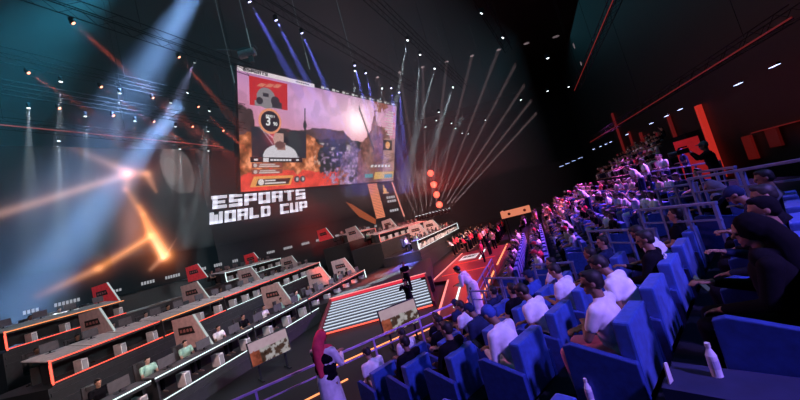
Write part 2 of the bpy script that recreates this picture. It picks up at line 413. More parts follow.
wl('sponsor_strip', mb.mesh('sponsor_strip'), led('sponsor_white', (.9, .92, 1), .35), Matrix.Identity(4))

# the big screen, leaning out over the stage
SU = V((math.sin(rad(36.9)), math.cos(rad(36.9)), 0)); SB = V((-16.97, 34.74, 12.43))
sup = V((0, 0, math.cos(rad(22.1)))) + V((SU.y, -SU.x, 0)) * math.sin(rad(22.1)); SH, SW = 13.48, 27.86
SN = SU.cross(sup).normalized()
SM = Matrix(((SU.x, sup.x, SN.x, SB.x), (SU.y, sup.y, SN.y, SB.y), (SU.z, sup.z, SN.z, SB.z), (0, 0, 0, 1)))
scr = empty('hanging_video_screen', SM, 'giant hanging video screen showing a pink sky game scene above the lettering', 'screen')
def game(x, y):
    X = x * 2.07
    n1, n2, n3, n4 = fbm(X, y, 4, 1), fbm(X, y, 9, 11), fbm(X, y, 18, 21), fbm(X, y, 34, 41)
    st = lambda a, b, n: np.clip((n - a) / (b - a), 0, 1)
    C = lambda r, g, b, k: np.stack([r * k, g * k, b * k], 1)
    mix = lambda c, d, m: c * (1 - m[:, None]) + d * m[:, None]
    t = np.clip((y - .45) / .5, 0, 1)
    c = np.stack([.72 - .26 * t, .28 - .06 * t, .36 + .06 * t], 1) * (.8 + .4 * n1)[:, None]
    c = mix(c, np.stack([.55 + 0 * x, .33 + 0 * x, .58 + 0 * x], 1), np.exp(-((x - .36) / .16) ** 2 - ((y - .74) / .22) ** 2) * .9)
    for (gx, gy, gw, gh, k) in ((.66, .70, .07, .13, 1.0), (.67, .72, .20, .26, .55)):
        c += (np.exp(-((x - gx) / gw) ** 2 - ((y - gy) / gh) ** 2) * k)[:, None] * np.array((.75, .66, .62))
    cl = st(.5, .62, n2) * st(.55, .75, y); c = mix(c, c * 1.25, cl)
    mesa = .55 + .035 * st(.3, .36, x) - .10 * st(.55, .62, x) + .03 * (n3 - .5)
    far = C(.13, .07, .075, .35 + .9 * n3)
    m = (y < mesa) * (x < .64); c = mix(c, far, m * 1.0)
    grd = C(.10, .075, .07, .15 + 1.5 * n4 * n3)
    m = (y < .47 - .05 * n1 + .04 * (x > .35)) * 1.0; c = mix(c, grd, m)
    rock = C(.74, .22, .09, .12 + 1.9 * n3 * n3 + .5 * (n4 - .5)) + (st(.60, .70, n3) * .16)[:, None] * np.array((1, .7, .5))
    m = (y < .52 - .9 * np.clip(x - .31, 0, 1) - .05 * (x < .2) + .16 * (n2 - .5)) * (x < .60); c = mix(c, rock, m * 1.0)
    pale = C(.62, .52, .47, .2 + 1.2 * n4); m = st(.52, .60, n3) * (x > .36) * (x < .62) * (y > .22) * (y < .44); c = mix(c, pale, m * .8)
    red = C(.80, .07, .05, .5 + .9 * n3); m = (y < .10 + .12 * n2 - .12 * np.clip(x - .3, 0, 1)) * (x < .52); c = mix(c, red, m * 1.0)
    dk = C(.028, .032, .038, .5 + 1.2 * n4)
    for (cx, cy, rx, ry) in ((.455, .27, .075, .13), (.53, .36, .06, .14), (.70, .22, .055, .20), (.66, .36, .035, .12)):
        m = (np.hypot((x - cx) / rx, (y - cy) / ry) + 1.3 * (n3 - .5) < .95) * 1.0; c = mix(c, dk, m)
    pur = C(.60, .38, .62, .05 + 2.4 * n4 * n4 * n3)
    m = ((np.hypot((x - .605) / .075, (y - .30) / .20) + 1.7 * (n3 - .5) < .75) | ((n3 > .56) & (x > .47) & (x < .72) & (y < .25 + .1 * n2)) | ((n4 > .60) & (x > .4) & (x < .75) & (y < .36))) * 1.0; c = mix(c, pur, m)
    ridge = .40 + .30 * st(.67, .79, x) - .12 * st(.86, .96, x) + .20 * (n3 - .5) + .12 * np.exp(-((x - .795) / .014) ** 2)
    br = C(.24, .10, .085, .25 + 1.8 * n4 * n3 * 1.5); m = (y < ridge) * (x > .665) * (x < .92 + .05 * n1); c = mix(c, br, m * 1.0)
    sp = (np.abs((y - .62) + (x - .735) * 3.4) < .028) * (x > .66) * (x < .80) * 1.0; c = mix(c, dk, sp * .8)
    m = (x > .885) * (y < .56 + .14 * (n2 - .5)); c = mix(c, C(.50, .27, .24, .5 + .8 * n3), m * .9)
    m = (n3 > .53) * (y > .80 + .1 * n1) * (x > .79) * (x < .93); c = mix(c, C(.30, .10, .07, .5 + n4), m * 1.0)
    m = (np.abs(x - .308) < .0028 + .008 * np.exp(-((y - .60) / .035) ** 2)) * (y > .52) * (y < .76); c = mix(c, dk, m * 1.0)
    m = (np.hypot((x - .01) / .05, (y - .60) / .10) + (n3 - .5) < 1) * 1.0; c = mix(c, far * .7, m)
    return c
def sp_(name, me, ms, L=None): return child(name, me, scr, ms, L)
grid_picture('display_panel', SW, SH, 320, 160, game, Matrix.Identity(4), picture_mat('screen_picture', 1.12), scr)
mb = MB().box((SW / 2, SH / 2, -.35), (SW + .5, SH + .5, .6)); sp_('casing', mb.mesh('casing'), BLK)
PM = lambda n, c, k=.8: led('hud_' + n, c, k)
def rect(mb, x0, y0, x1, y1, z=.04, sk=0):
    return mb.prism([(x0 * SW, y0 * SH, z), (x1 * SW, y0 * SH, z), (x1 * SW + sk, y1 * SH, z), (x0 * SW + sk, y1 * SH, z)], (0, 0, .02))
def disc(mb, cx, cy, r, z=.06, n=32):
    return mb.prism([(cx * SW + r * math.cos(k * 2 * math.pi / n), cy * SH + r * math.sin(k * 2 * math.pi / n), z) for k in range(n)], (0, 0, .02))
S3 = Matrix.Identity(4)
o = sp_('title_bar', rect(MB(), .0, .965, .36, 1.0).mesh('title_bar'), PM('white', (1, .86, .92), .85)); mb = MB()
letters(mb, 'ESPORTS', .6, .972 * SH, .34, .4, .2, Matrix.Translation((0, 0, .06))); [rect(mb, .26 + k * .012, .978, .268 + k * .012, .988, .06) for k in range(6)]
child('bar_lettering', mb.mesh('bar_lettering'), o, PM('ink', (.05, .03, .05), .3))
mb = rect(MB(), .36, .97, 1, 1.0); o = sp_('team_bar', mb.mesh('team_bar'), BLK)
mb = MB()
for k in range(9):
    a = .40 + k * .068
    rect(mb, a, .975, a + .018, .997, .07); rect(mb, a + .024, .981, a + .045, .99, .07)
child('team_logo', mb.mesh('team_logo'), o, PM('mark', (.9, .9, .9), .7))
o = sp_('portrait_tile', rect(MB(), .045, .715, .215, .945).mesh('portrait_tile'), PM('red', (.85, .035, .045), .7))
mb = MB(); disc(mb, .115, .79, 1.15, .07); rect(mb, .065, .715, .185, .76, .08); rect(mb, .095, .75, .145, .80, .09)
child('helmet_shape', mb.mesh('helmet_shape'), o, PM('steel', (.45, .40, .44), .6))
mb = MB(); disc(mb, .155, .775, .55, .12); disc(mb, .085, .76, .4, .12); rect(mb, .14, .72, .185, .77, .12); rect(mb, .10, .80, .125, .83, .12)
child('helmet_shade', mb.mesh('helmet_shade'), o, PM('shade', (.06, .05, .07), .6))
mb = MB()
for k in range(3): rect(mb, .075 + k * .035, .875 + k * .008, .10 + k * .035, .905 + k * .01, .08, .5)
child('tile_marks', mb.mesh('tile_marks'), o, PM('tilemark', (1, .3, .2), .7))
o = sp_('round_timer', disc(MB(), .13, .60, 1.45, .12).mesh('round_timer'), PM('ring', (.95, .36, .2), .9))
child('timer_face', disc(MB(), .13, .60, 1.18, .15).mesh('timer_face'), o, PM('face', (.05, .04, .06), .5))
def bfont(txt, size, x, y, z, parent, ms, name):
    cu = bpy.data.curves.new('t', 'FONT'); cu.body = txt; cu.size = size; cu.align_x = 'CENTER'; cu.extrude = .01; cu.offset = size * .02
    t = bpy.data.objects.new('t', cu); COL.objects.link(t); dg = bpy.context.evaluated_depsgraph_get()
    me = bpy.data.meshes.new_from_object(t.evaluated_get(dg)); bpy.data.objects.remove(t)
    me.materials.clear()
    return child(name, me, parent, ms, Matrix.Translation((x, y, z)))
HW = PM('text', (1, 1, 1), .9)
bfont('3', 1.35, .120 * SW, .565 * SH, .18, o, HW, 'timer_digit'); bfont('90', .55, .152 * SW, .568 * SH, .18, o, HW, 'timer_digits'); bfont('RING 1', .36, .13 * SW, .635 * SH, .18, o, HW, 'timer_word')
def facecam(x, y):
    X = x * 1.62 + .04; y = y * .92
    c = np.zeros((len(x), 3)) + np.array((.03, .03, .045))
    c += (np.exp(-((X - .75) / .25) ** 2 - ((y - .75) / .3) ** 2))[:, None] * np.array((.9, .06, .10))
    c += ((np.abs((y - .9) + (X - .3) * .8) < .03) | (np.abs((y - .9) + (X - .3) * 1.5) < .02))[:, None] * np.array((.3, .3, .35))
    chair = (np.hypot((X - 1.22) / .28, (y - .5) / .4) < 1); c = np.where(chair[:, None], np.array((.04, .045, .055)), c)
    body = (np.hypot((X - .85) / .52, (y - .02) / .42) < 1); c = np.where(body[:, None], np.array((.72, .68, .74)), c)
    nk = (np.abs(X - .86) < .12) & (y > .25) & (y < .5); c = np.where(nk[:, None], np.array((.40, .2, .17)), c)
    f = np.hypot((X - .82) / .19, (y - .60) / .27) < 1; c = np.where(f[:, None], np.array((.62, .36, .32)), c)
    h = (np.hypot((X - .88) / .22, (y - .72) / .25) < 1) & ~((X < .93) & (y < .8)); c = np.where(h[:, None], np.array((.05, .035, .04)), c)
    bd = (np.hypot((X - .82) / .15, (y - .42) / .12) < 1); c = np.where(bd[:, None], np.array((.18, .08, .08)), c)
    hs = np.hypot((X - 1.02) / .07, (y - .58) / .12) < 1; c = np.where(hs[:, None], np.array((.02, .02, .03)), c)
    return c
o = grid_picture('webcam_inset', .265 * SW, .255 * SH, 90, 48, facecam, Matrix.Translation((.048 * SW, .285 * SH, .06)), picture_mat('webcam_picture', 1.0), scr)
o['label'] = 'inset of a bearded player in a white shirt with headset'
o = sp_('name_plate', rect(MB(), .04, .245, .29, .290, .10).mesh('name_plate'), PM('plate', (.02, .02, .03), .5))
mb = MB(); rect(mb, .095, .25, .12, .285, .13)
for k in range(7): rect(mb, .128 + k * .015, .258, .140 + k * .015, .276, .13)
rect(mb, .055, .26, .072, .276, .13); rect(mb, .255, .26, .27, .276, .13)
child('plate_marks', mb.mesh('plate_marks'), o, PM('platew', (.9, .9, .95), .8))
for j, y in enumerate((.20, .145)):
    o = sp_('squad_row', rect(MB(), .045, y, .185, y + .04, .10).mesh('squad_row'), PM('row', (.45, .12, .09), .6))
    mb = MB(); rect(mb, .075, y + .005, .17, y + .018, .13); disc(mb, .06, y + .02, .22, .13); rect(mb, .08, y + .023, .15, y + .034, .13)
    child('row_marks', mb.mesh('row_marks'), o, PM('roww', (.9, .75, .72), .7))
o = sp_('health_panel', rect(MB(), .035, .035, .225, .125, .10, .5).mesh('health_panel'), PM('orange', (1, .42, .12), .85))
child('health_core', rect(MB(), .06, .045, .215, .10, .13, .3).mesh('health_core'), o, PM('core', (.05, .035, .04), .5))
mb = MB(); rect(mb, .10, .055, .20, .068, .16); rect(mb, .10, .08, .15, .092, .16); disc(mb, .083, .075, .36, .16)
child('health_bar', mb.mesh('health_bar'), o, PM('bar', (.95, .9, .9), .8))
mb = MB()
for a in (.26, .292): disc(mb, a, .085, .42, .10)
o = sp_('item_icons', mb.mesh('item_icons'), PM('icon', (.12, .1, .12), .6)); mb = MB(); [rect(mb, a - .005, .07, a + .007, .10, .15) for a in (.26, .292)]
child('item_marks', mb.mesh('item_marks'), o, PM('iconw', (.8, .8, .8), .7))
mb = MB()
for k in range(10):
    w = (.05, .07, .085, .06, .08, .05, .065, .08, .045, .06)[k]; rect(mb, .965 - w, .875 - k * .031, .965, .887 - k * .031, .10)
sp_('score_feed', mb.mesh('score_feed'), PM('feed', (.95, .80, .82), .75))
mb = MB(); [rect(mb, .972, .85 - k * .06, .982, .88 - k * .06, .10) for k in range(4)]
sp_('score_text', mb.mesh('score_text'), PM('feedr', (.9, .12, .12), .8))
o = sp_('sponsor_tile', rect(MB(), .875, .40, .965, .53, .10).mesh('sponsor_tile'), PM('stile', (.05, .035, .035), .5))
child('sponsor_disc', disc(MB(), .92, .465, .62, .14).mesh('sponsor_disc'), o, PM('sdisc', (1, .42, .12), .9))
mb = MB()
for k in range(6): rect(mb, .77 + k * .032, .185, .79 + k * .032, .215, .10, .12)
sp_('ability_marks', mb.mesh('ability_marks'), PM('abil', (.9, .9, .92), .8))
o = sp_('weapon_panel', rect(MB(), .80, .035, .985, .125, .10, .3).mesh('weapon_panel'), PM('wpn', (.9, .55, .16), .8))
mb = MB(); rect(mb, .90, .045, .98, .09, .13); rect(mb, .72, .06, .79, .105, .13)
child('weapon_plate', mb.mesh('weapon_plate'), o, PM('wpl', (.12, .45, .55), .7))
for a in (.02, .35, .68, .97):
    mb = MB().cone((a * SW, SH, -.4), (a * SW, SH + .6, -.6), .06); mb.box((a * SW, SH + .2, -.4), (.5, .4, .5)); sp_('hanger', mb.mesh('hanger'), GREY)

# ---------------------------------------------------------------- stage desks
def team_desk(M, L, ms_top, ms_low, ends, label, grp, deep, top_z=.85):
    d = empty('player_desk', M, label, 'desk', grp)
    mb = MB(); n = max(1, round(L / 1.5)); w = L / n; D, rise = (1.35, .20) if deep else (.62, .0)
    for k in range(n):
        mb.prism([(k * w + .03, .05, top_z - .03), ((k + 1) * w - .03, .05, top_z - .03), ((k + 1) * w - .03, D, top_z + rise), (k * w + .03, D, top_z + rise)], (0, 0, -.04))
    child('desktop', mb.mesh('desktop'), d, DESKTOP if deep else mat('desk_charcoal', (.09, .09, .10), .5))
    child('front_rail', MB().box((L / 2, .03, top_z - .095), (L, .07, .14)).mesh('front_rail'), d, DESKD)
    child('led_strip', MB().box((L / 2, -.015, top_z - .05), (L, .03, .035)).mesh('led_strip'), d, ms_top)
    child('base_panel', MB().box((L / 2, .02, .0), (L, .06, .14)).mesh('base_panel'), d, DESKD)
    child('led_strip', MB().box((L / 2, -.02, .05), (L, .03, .03)).mesh('led_strip'), d, ms_low)
    child('modesty_panel', MB().box((L / 2, .95, .42), (L, .04, .60)).mesh('modesty_panel'), d, BLK)
    for e in ends:
        x = .03 if e == 0 else L - .03
        child('end_post', MB().box((x, .0, top_z / 2), (.05, .06, top_z)).mesh('end_post'), d, ms_low)
    for x in (.15, L - .15):
        child('leg', MB().box((x, .4, top_z / 2), (.06, .5, top_z - .08)).mesh('leg'), d, DESKD)
    return d
_scr = MB().box((0, 0, .24), (.56, .03, .32)).mesh('monitor_back')
_scf = MB().box((0, .018, .24), (.53, .004, .29)).mesh('monitor_face')
_scs = MB().box((0, 0, .045), (.05, .03, .09)).box((0, .02, .008), (.24, .18, .016)).mesh('monitor_stand')
_pc = MB().box((0, 0, .23), (.22, .42, .46)).mesh('pc_case', bevel=.015)
_pcf = MB().box((0, -.215, .23), (.16, .01, .36)).mesh('pc_front')
_cb = MB().box((0, -.20, .82), (.48, .09, .78)).box((0, -.16, 1.12), (.3, .06, .14)).mesh('gc_back', bevel=.03)
_cs = MB().box((0, .05, .47), (.5, .48, .09)).mesh('gc_seat', bevel=.03)
_cbase = MB().cone((0, 0, .06), (0, 0, .43), .035)
for k in range(5): _cbase.box((.16, 0, .05), (.32, .05, .04), Matrix.Rotation(k * 2 * math.pi / 5, 4, 'Z'))
_cbase = _cbase.mesh('gc_base')
for me, x in ((_scr, mat('monitor_shell', (.10, .10, .11), .4)), (_scf, mat('monitor_picture', (.02, .02, .03), .3, emit=(.35, .42, .6), strength=.7)), (_scs, DK), (_pc, WHITE), (_pcf, led('pc_glow', (.9, .8, .9), .25)), (_cb, mat('chair_shell', (.05, .05, .055), .5)), (_cs, DK), (_cbase, DK)): me.materials.append(x)
_fin = MB().prism([(0, .05, 0), (0, 2.0, 0), (0, 2.0, 1.25), (0, .75, 1.30)], (.06, 0, 0)).mesh('fin')
_finled = MB().prism([(-.01, .02, 0), (-.01, .06, 0), (-.01, .76, 1.31), (-.01, .72, 1.31)], (.08, 0, 0)).mesh('finled'); _finled.materials.append(led('fin_edge', (.8, .9, .9), .55))
_finlogo = MB()
_finlogo.prism([(-.015, .80, .58), (-.015, 1.70, .58), (-.015, 1.70, .88), (-.015, .90, .88)], (.012, 0, 0)); _finlogo = _finlogo.mesh('finlogo'); _finlogo.materials.append(BLK)
_finmark = MB()
for k in range(4): _finmark.box((-.02, .98 + k * .19, .73), (.006, .12, .12))
_finmark = _finmark.mesh('finmark'); _finmark.materials.append(mat('fin_mark', (.4, .16, .14), .5))
def fin(M, ms, label):
    o = empty('team_fin', M, label, 'divider', 'team fins between the player desks')
    child('panel', _fin, o, FIN, slot=ms) if _fin.materials else child('panel', _fin, o, ms)
    child('edge_light', _finled, o); p = child('logo_plate', _finlogo, o); child('logo_print', _finmark, p)
    return o
ROWS = [  # name, start xy, end xy, desk-top z, desk spans (m along the row)
    ('front desk row', (-10.28, 6.25), (-4.16, 25.57), 1.55), ('middle desk row', (-13.37, 11.17), (-9.34, 31.76), 2.80), ('rear desk row', (-18.5, 14.0), (-14.7, 35.8), 4.20),
    ('far front desk row', (.5, 27.0), (6.6, 42.5), 2.60), ('far middle desk row', (-2.8, 30.0), (2.6, 40.0), 3.95), ('far rear desk row', (-6.6, 34.8), (-4.0, 41.0), 4.75)]
SPANS = {0: [(0, 4.2), (4.2, 8.4), (8.4, 12.5), (12.5, 16.4), (16.4, 20.26)], 1: [(0, 4.2), (4.2, 8.2), (8.2, 12.8), (12.8, 17), (17, 20.98)], 2: [(0, 5.2), (13.4, 17.8), (17.8, 22.1)],
         3: [(0, 5.5), (5.5, 11), (11, 16.6)], 4: [(0, 5.6), (5.6, 11.3)], 5: [(0, 6.7)]}
FRM = []
SIDE = ['near end', 'second span', 'third span', 'fourth span', 'far end']
PLAYERS = []
for ri, (nm, a, b, z) in enumerate(ROWS):
    az = math.degrees(math.atan2(b[0] - a[0], b[1] - a[1])); Ltot = math.hypot(b[0] - a[0], b[1] - a[1])
    M = frame(a[0], a[1], z - .85, az); FRM.append((M, Ltot))
    mb = MB(); hgt = z - .85
    mb.box((Ltot / 2, 1.75, -hgt / 2 - .03), (Ltot + .3, 3.6, hgt - .06)); mb.box((Ltot / 2, -.06, -.30), (Ltot + .2, .04, .12)); mb.box((Ltot / 2, -.06, -.62), (Ltot + .2, .04, .12)) if hgt > .9 else None
    struct('floor_stage_tier', mb.mesh('tier'), FASC, M)
    for si, (s0, s1) in enumerate(SPANS[ri]):
        if ri == 0: t, l = (L_WHT, L_WHT) if si < 3 else (L_PINK, L_WHT)
        elif ri == 1: t, l = ((L_RED, L_RED), (L_ORG, L_RED), (L_RED, L_WHT), (L_RED, L_WHT), (L_PINK, L_WHT))[si]
        elif ri == 2: t, l = (L_ORG, L_RED) if si == 0 else (L_WHT, L_WHT)
        else: t, l = (L_PINK, L_PINK) if ri != 3 else (L_WHT, L_WHT)
        ends = ([0] if si == 0 or (ri == 2 and si == 1) else []) + ([1] if si == len(SPANS[ri]) - 1 else [])
        where = SIDE[si] if len(SPANS[ri]) == 5 else ('near end', 'middle', 'far end')[si if len(SPANS[ri]) == 3 else si * 2]
        cname = {L_WHT: 'white', L_RED: 'red', L_ORG: 'orange', L_PINK: 'pink'}[t]
        team_desk(M @ Matrix.Translation((s0, 0, 0)), s1 - s0 - .12, t, l, ends, f'grey player desk with {cname} lit front edge, {where} of the {nm}', 'player desks on the stage', ri not in (0, 3))
        n = max(2, round((s1 - s0) / 1.25)); w = (s1 - s0) / n
        for k in range(n): PLAYERS.append((ri, nm, s0 + (k + .5) * w, M))
cnt = {}
for (ri, nm, s, M) in PLAYERS:
    k = cnt.get(ri, 0); cnt[ri] = k + 1
    wh = f'{ORD[k]} from the near end of the {nm}'
    j = R.uniform(-.12, .12); sit = M @ Matrix.Translation((s + j, 1.45 if ri in (0, 3) else 2.0, 0)) @ Matrix.Rotation(math.pi, 4, 'Z')
    o = empty('monitor', M @ Matrix.Translation((s + j * .5, .36 if ri in (0, 3) else 1.12, .835 if ri in (0, 3) else 1.005)), 'dark monitor on desk, ' + wh, 'monitor', 'monitors on the player desks')
    child('housing', _scr, o); child('screen', _scf, o); child('stand', _scs, o)
    o = empty('computer_tower', M @ Matrix.Translation((s + .40, .35, .0)), 'white computer tower under desk, ' + wh, 'computer', 'computer towers under the player desks')
    child('case', _pc, o); child('front_glass', _pcf, o)
    o = empty('gaming_chair', sit @ Matrix.Translation((0, 0, 0)), 'black gaming chair behind desk, ' + wh, 'chair', 'gaming chairs on the stage')
    child('backrest', _cb, o); child('seat', _cs, o); child('base', _cbase, o)
    if R.random() < .88:
        sh = R.choice(['white', 'mint', 'white', 'black', 'grey']) if ri else R.choice(['mint', 'white', 'mint', 'black'])
        person_small('desk', sit @ Matrix.Translation((0, .10, 0)), R.choice(SKINS), SHIRT[sh], SHIRT['black'], HAIR, f'{sh} jersey player at desk, ' + wh, 'players at the desks')
FINS = [(0, 6.7, 0), (0, 11.8, 0), (0, 16.2, 0), (0, 19.6, 0), (1, 2.9, 0), (1, 8.2, 0), (1, 13.2, 0), (1, 19.0, 0), (2, 5.6, 1), (2, 12.6, 1), (2, 20.0, 1), (3, 5, 0), (3, 10, 0), (4, -1.0, 0), (4, 5.6, 0), (5, -1.2, 1)]
fc = {}
for (ri, s, red) in FINS:
    k = fc.get(ri, 0); fc[ri] = k + 1
    fin(FRM[ri][0] @ Matrix.Translation((s, .45 if ri in (0, 3) else .95, .86)), FINR if red else FIN, ('red' if red else 'dusty pink') + f' slanted team fin, {ORD[k]} from near end of {ROWS[ri][0]}')

# ---------------------------------------------------------------- centre stage, stairs, runway
struct('floor_centre_stage', MB().prism([(-7.6, 18.9, .05), (.6, 18.6, .05), (1.2, 27, .05), (-3.5, 29, .05), (-5.5, 24, .05)], (0, 0, .85)).mesh('centre_stage'), mat('stage_black', (.012, .013, .015), .6))
st = empty('stage_stair', Matrix.Translation((-2.6, 15.6, 0)), 'wide stage stair with white lit step edges and red lit top', 'stairs')
for k in range(11):
    y = k * .305; z = .10 + k * .08
    o = child('step', MB().box((0, y + .18, z / 2), (5.6, .36, z)).mesh('step'), st, DK)
    child('edge_light', MB().box((0, y - .012, z - .022), (5.6, .03, .038)).mesh('edge_light'), o, L_RED if k == 0 else led('stair_white', (.75, .85, 1), 1.1))
    child('riser_light', MB().box((0, y - .012, z - .062), (5.6, .02, .014)).mesh('riser_light'), o, L_RED if k == 0 else led('stair_dim', (.6, .7, 1), .6))
child('top_light', MB().box((0, 3.34, .95), (5.9, .05, .22)).mesh('top_light'), st, led('stair_red', (.8, .03, .06), 1.0))
child('top_edge_light', MB().box((0, 3.32, 1.08), (5.9, .05, .04)).mesh('top_edge_light'), st, led('stair_pink', (1, .3, .3), 1.4))
for x in (-2.9, 2.9):
    child('side_wall', MB().prism([(x - .05, -.1, 0), (x - .05, 3.4, 0), (x - .05, 3.4, 1.1), (x - .05, -.1, .25)], (.1, 0, 0)).mesh('side_wall'), st, mat('dark_red_panel', (.16, .01, .02), .4))
ra = empty('runway', frame(1.3, 10.9, 0, 22.5), 'dark red runway with lit edge lines between the stage and the stands', 'runway')
child('deck', MB().prism([(1.6, .35, .02), (1.6, 1.9, .02), (8.2, 3.2, .02), (8.4, 4.4, .02), (18.6, 4.5, .02), (18.6, .1, .02), (1.9, .1, .02)], (0, 0, .16)).mesh('deck'), ra, mat('runway_red', (.10, .010, .016), .4))
def floor_led(nm, p, q, w, ms):
    a, b = V((*p, .19)), V((*q, .19)); dd = (b - a).normalized(); nn = V((-dd.y, dd.x, 0)) * w
    child(nm, MB().prism([a - nn, b - nn, b + nn, a + nn], (0, 0, .03)).mesh(nm), ra, ms)
floor_led('edge_light', (8.5, 4.3), (18.4, 4.4), .05, L_PINK); floor_led('edge_light', (1.7, 1.85), (8.2, 3.1), .05, L_PINK)
floor_led('edge_light', (2, .3), (8.5, .3), .045, L_ORG); floor_led('edge_light', (10, .3), (18.4, .3), .045, L_ORG)
floor_led('centre_light', (2.6, 1.35), (9, 2.3), .045, L_WHT); floor_led('centre_light', (13.5, 2.0), (18, 2.2), .045, L_WHT)
floor_led('centre_light', (2.2, .8), (6.5, 1.1), .03, L_RED)
for x in (9.6, 13): floor_led('cross_light', (x, 3.9), (x + .4, .8), .03, led('cross_red', (1, .06, .05), 1.0))
o = child('logo_panel', MB().prism([(14.6, 2.5, .18), (16.6, 2.5, .18), (16.6, 3.9, .18), (14.6, 3.9, .18)], (0, 0, .02)).mesh('logo_panel'), ra, led('logo_white', (.9, .9, .95), .75))
mb = MB(); letters(mb, 'EWC', .12, .6, .8, .36, .1, Matrix.Translation((14.7, 3.85, .19)) @ Matrix.Rotation(-math.pi / 2, 4, 'Z'), .01)
child('logo_print', mb.mesh('logo_print'), o, BLK)
# floor strips in front of the stand
for i, (p, q) in enumerate((((-5.6, 8.6), (-3.0, 10.1)), ((-4.2, 11.2), (-1.4, 12.6)), ((-1.0, 12.2), (1.0, 13.2)))):
    a, b = V((*p, .03)), V((*q, .03)); dd = (b - a).normalized(); nn = V((-dd.y, dd.x, 0)) * .03
    o = put('floor_light_strip', MB().prism([a - nn, b - nn, b + nn, a + nn], (0, 0, .03)).mesh('strip'), L_ORG)
    o.location.z = -.03
    tag(o, 'thin orange light strip on the floor, ' + ('nearest the front rail', 'in front of the stage stair', 'beside the runway start')[i], 'light strip', 'floor light strips')

# confidence monitors facing the stand
def floor_monitor(x, y, az, label, seed):
    M = frame(x, y, .0, az)
    o = empty('floor_monitor', M, label, 'monitor', 'monitors in front of the stage')
    T = Matrix.Translation((0, 0, 1.02)) @ Matrix.Rotation(rad(-8), 4, 'X')
    child('housing', MB().box((0, .04, 0), (1.5, .07, .9)).mesh('housing', bevel=.01), o, BLK, T)
    def pic(x, y):
        n = fbm(x * 1.8, y, 6, seed); s = np.stack([.75 + .2 * n, .5 + .2 * n, .62 + .2 * n], 1)
        g = np.stack([.45 * n, .25 * n, .2 * n], 1) * 1.2; k = np.stack([n * .8, n * .85, n * .9], 1) * (n > .52)[:, None]
        return np.where((y > .55 + .1 * n)[:, None], s, np.where((x < .25)[:, None], g * np.array((1.8, .8, .6)), g * .6 + k))
    grid_picture('screen', 1.42, .82, 48, 28, pic, T @ Matrix.Translation((-.71, .0, -.41)) @ Matrix.Rotation(math.pi / 2, 4, 'X'), picture_mat('floor_picture%d' % seed, .45), o)
    for s in (-.5, .5): child('leg', MB().box((s, .12, .27), (.06, .06, .55)).box((s, .1, .02), (.08, .6, .04)).mesh('leg'), o, DK)
floor_monitor(-6.2, 12.2, 48, 'floor monitor with pink game picture below the front desk row', 31)
floor_monitor(-1.1, 11.6, 66, 'floor monitor with pale game picture in front of the lit stage stair', 47)

# ---------------------------------------------------------------- stands
AZ1 = 49.6
def BL1(k): return frame(0, 0, 0, AZ1) @ Matrix.Translation((-.05, 6.07 - 1.23 * k, .40 + .35 * k))   # row k: X along the row, Y to the stage, Y=0 the seat-back plane
mb = MB(); F1 = frame(0, 0, 0, AZ1)
for k in range(7):
    z = .40 + .35 * k; y1 = 6.25 - 1.23 * k + 1.0; ln = 9.6 if k < 6 else 12
    y0 = y1 - 1.23 if k < 6 else y1 - 7
    mb.box((ln / 2 - 5.4, (y0 + y1) / 2, z / 2), (ln + 9.0 - (k if k < 6 else 0) * .0, y1 - y0, z), F1)
struct('floor_stand_near', mb.mesh('stand_near'), STANDF)
mb = MB()
for k in range(6):   # half steps of the aisle
    mb.box((2.7, 6.25 - 1.23 * k - .08, .40 + .35 * k + .0875), (1.12, .42, .175), F1)
struct('floor_aisle_step', mb.mesh('aisle_steps'), STANDF)
struct('floor_aisle_landing', MB().box((2.94, .0, 2.25), (.40, 1.8, .5), F1).mesh('aisle_landing'), mat('landing_carpet', (.012, .02, .07), .9))
AZ2 = 22.5
F2 = frame(1.3, 10.9, 0, AZ2)
def out2(s, o, z=0): return F2 @ Matrix.Translation((s, -o, z))
mb = MB()
for k in range(6):
    z = .40 + .35 * k; o0 = .5 + 1.23 * k
    mb.box((16.5, -(o0 + 1.23 / 2), z / 2), (35, 1.23, z), F2)
mb.box((16.5, -(.5 + 1.23 * 6 + 1.1), 1.25), (35, 2.2, 2.5), F2)
for j in range(5):
    mb.box((24.5 + j * 1.0, -(10.1 + 1.1 * j + .55), (3.3 + .5 * j) / 2), (24 - j * 2.0, 1.1, 3.3 + .5 * j), F2)
struct('floor_stand_far', mb.mesh('stand_far'), STANDF)

# seats
_sb = MB().box((0, .085, .63), (.60, .15, .66)).mesh('seat_back', bevel=.025)
_sc = MB().box((0, .42, .30), (.60, .52, .16)).mesh('seat_cushion', bevel=.03)
_sp = MB().prism([(-.035, .0, .0), (-.035, .66, .0), (-.035, .66, .70), (-.035, .58, .73), (-.035, .02, .62)], (.07, 0, 0)).mesh('seat_side', bevel=.01)
_sf = MB().box((0, .36, .11), (.56, .4, .22)).mesh('seat_plinth')
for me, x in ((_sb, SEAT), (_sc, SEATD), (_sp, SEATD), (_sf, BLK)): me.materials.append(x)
bm = bmesh.new()
for me, dx in ((_sb, 0), (_sc, 0), (_sp, -.335), (_sp, .335), (_sf, 0)):
    t = me.copy(); t.transform(Matrix.Translation((dx, 0, 0))); bm.from_mesh(t)
_seat1 = bpy.data.meshes.new('arena_seat'); bm.to_mesh(_seat1); bm.free(); _seat1.materials.append(SEAT)
def seat(M, label, group, parts=True):
    if not parts:
        o = bpy.data.objects.new('arena_seat', _seat1); COL.objects.link(o); o.matrix_world = M; return tag(o, label, 'seat', group)
    o = empty('arena_seat', M, label, 'seat', group)
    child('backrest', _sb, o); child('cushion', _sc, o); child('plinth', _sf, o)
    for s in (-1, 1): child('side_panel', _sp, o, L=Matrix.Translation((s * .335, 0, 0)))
    return o
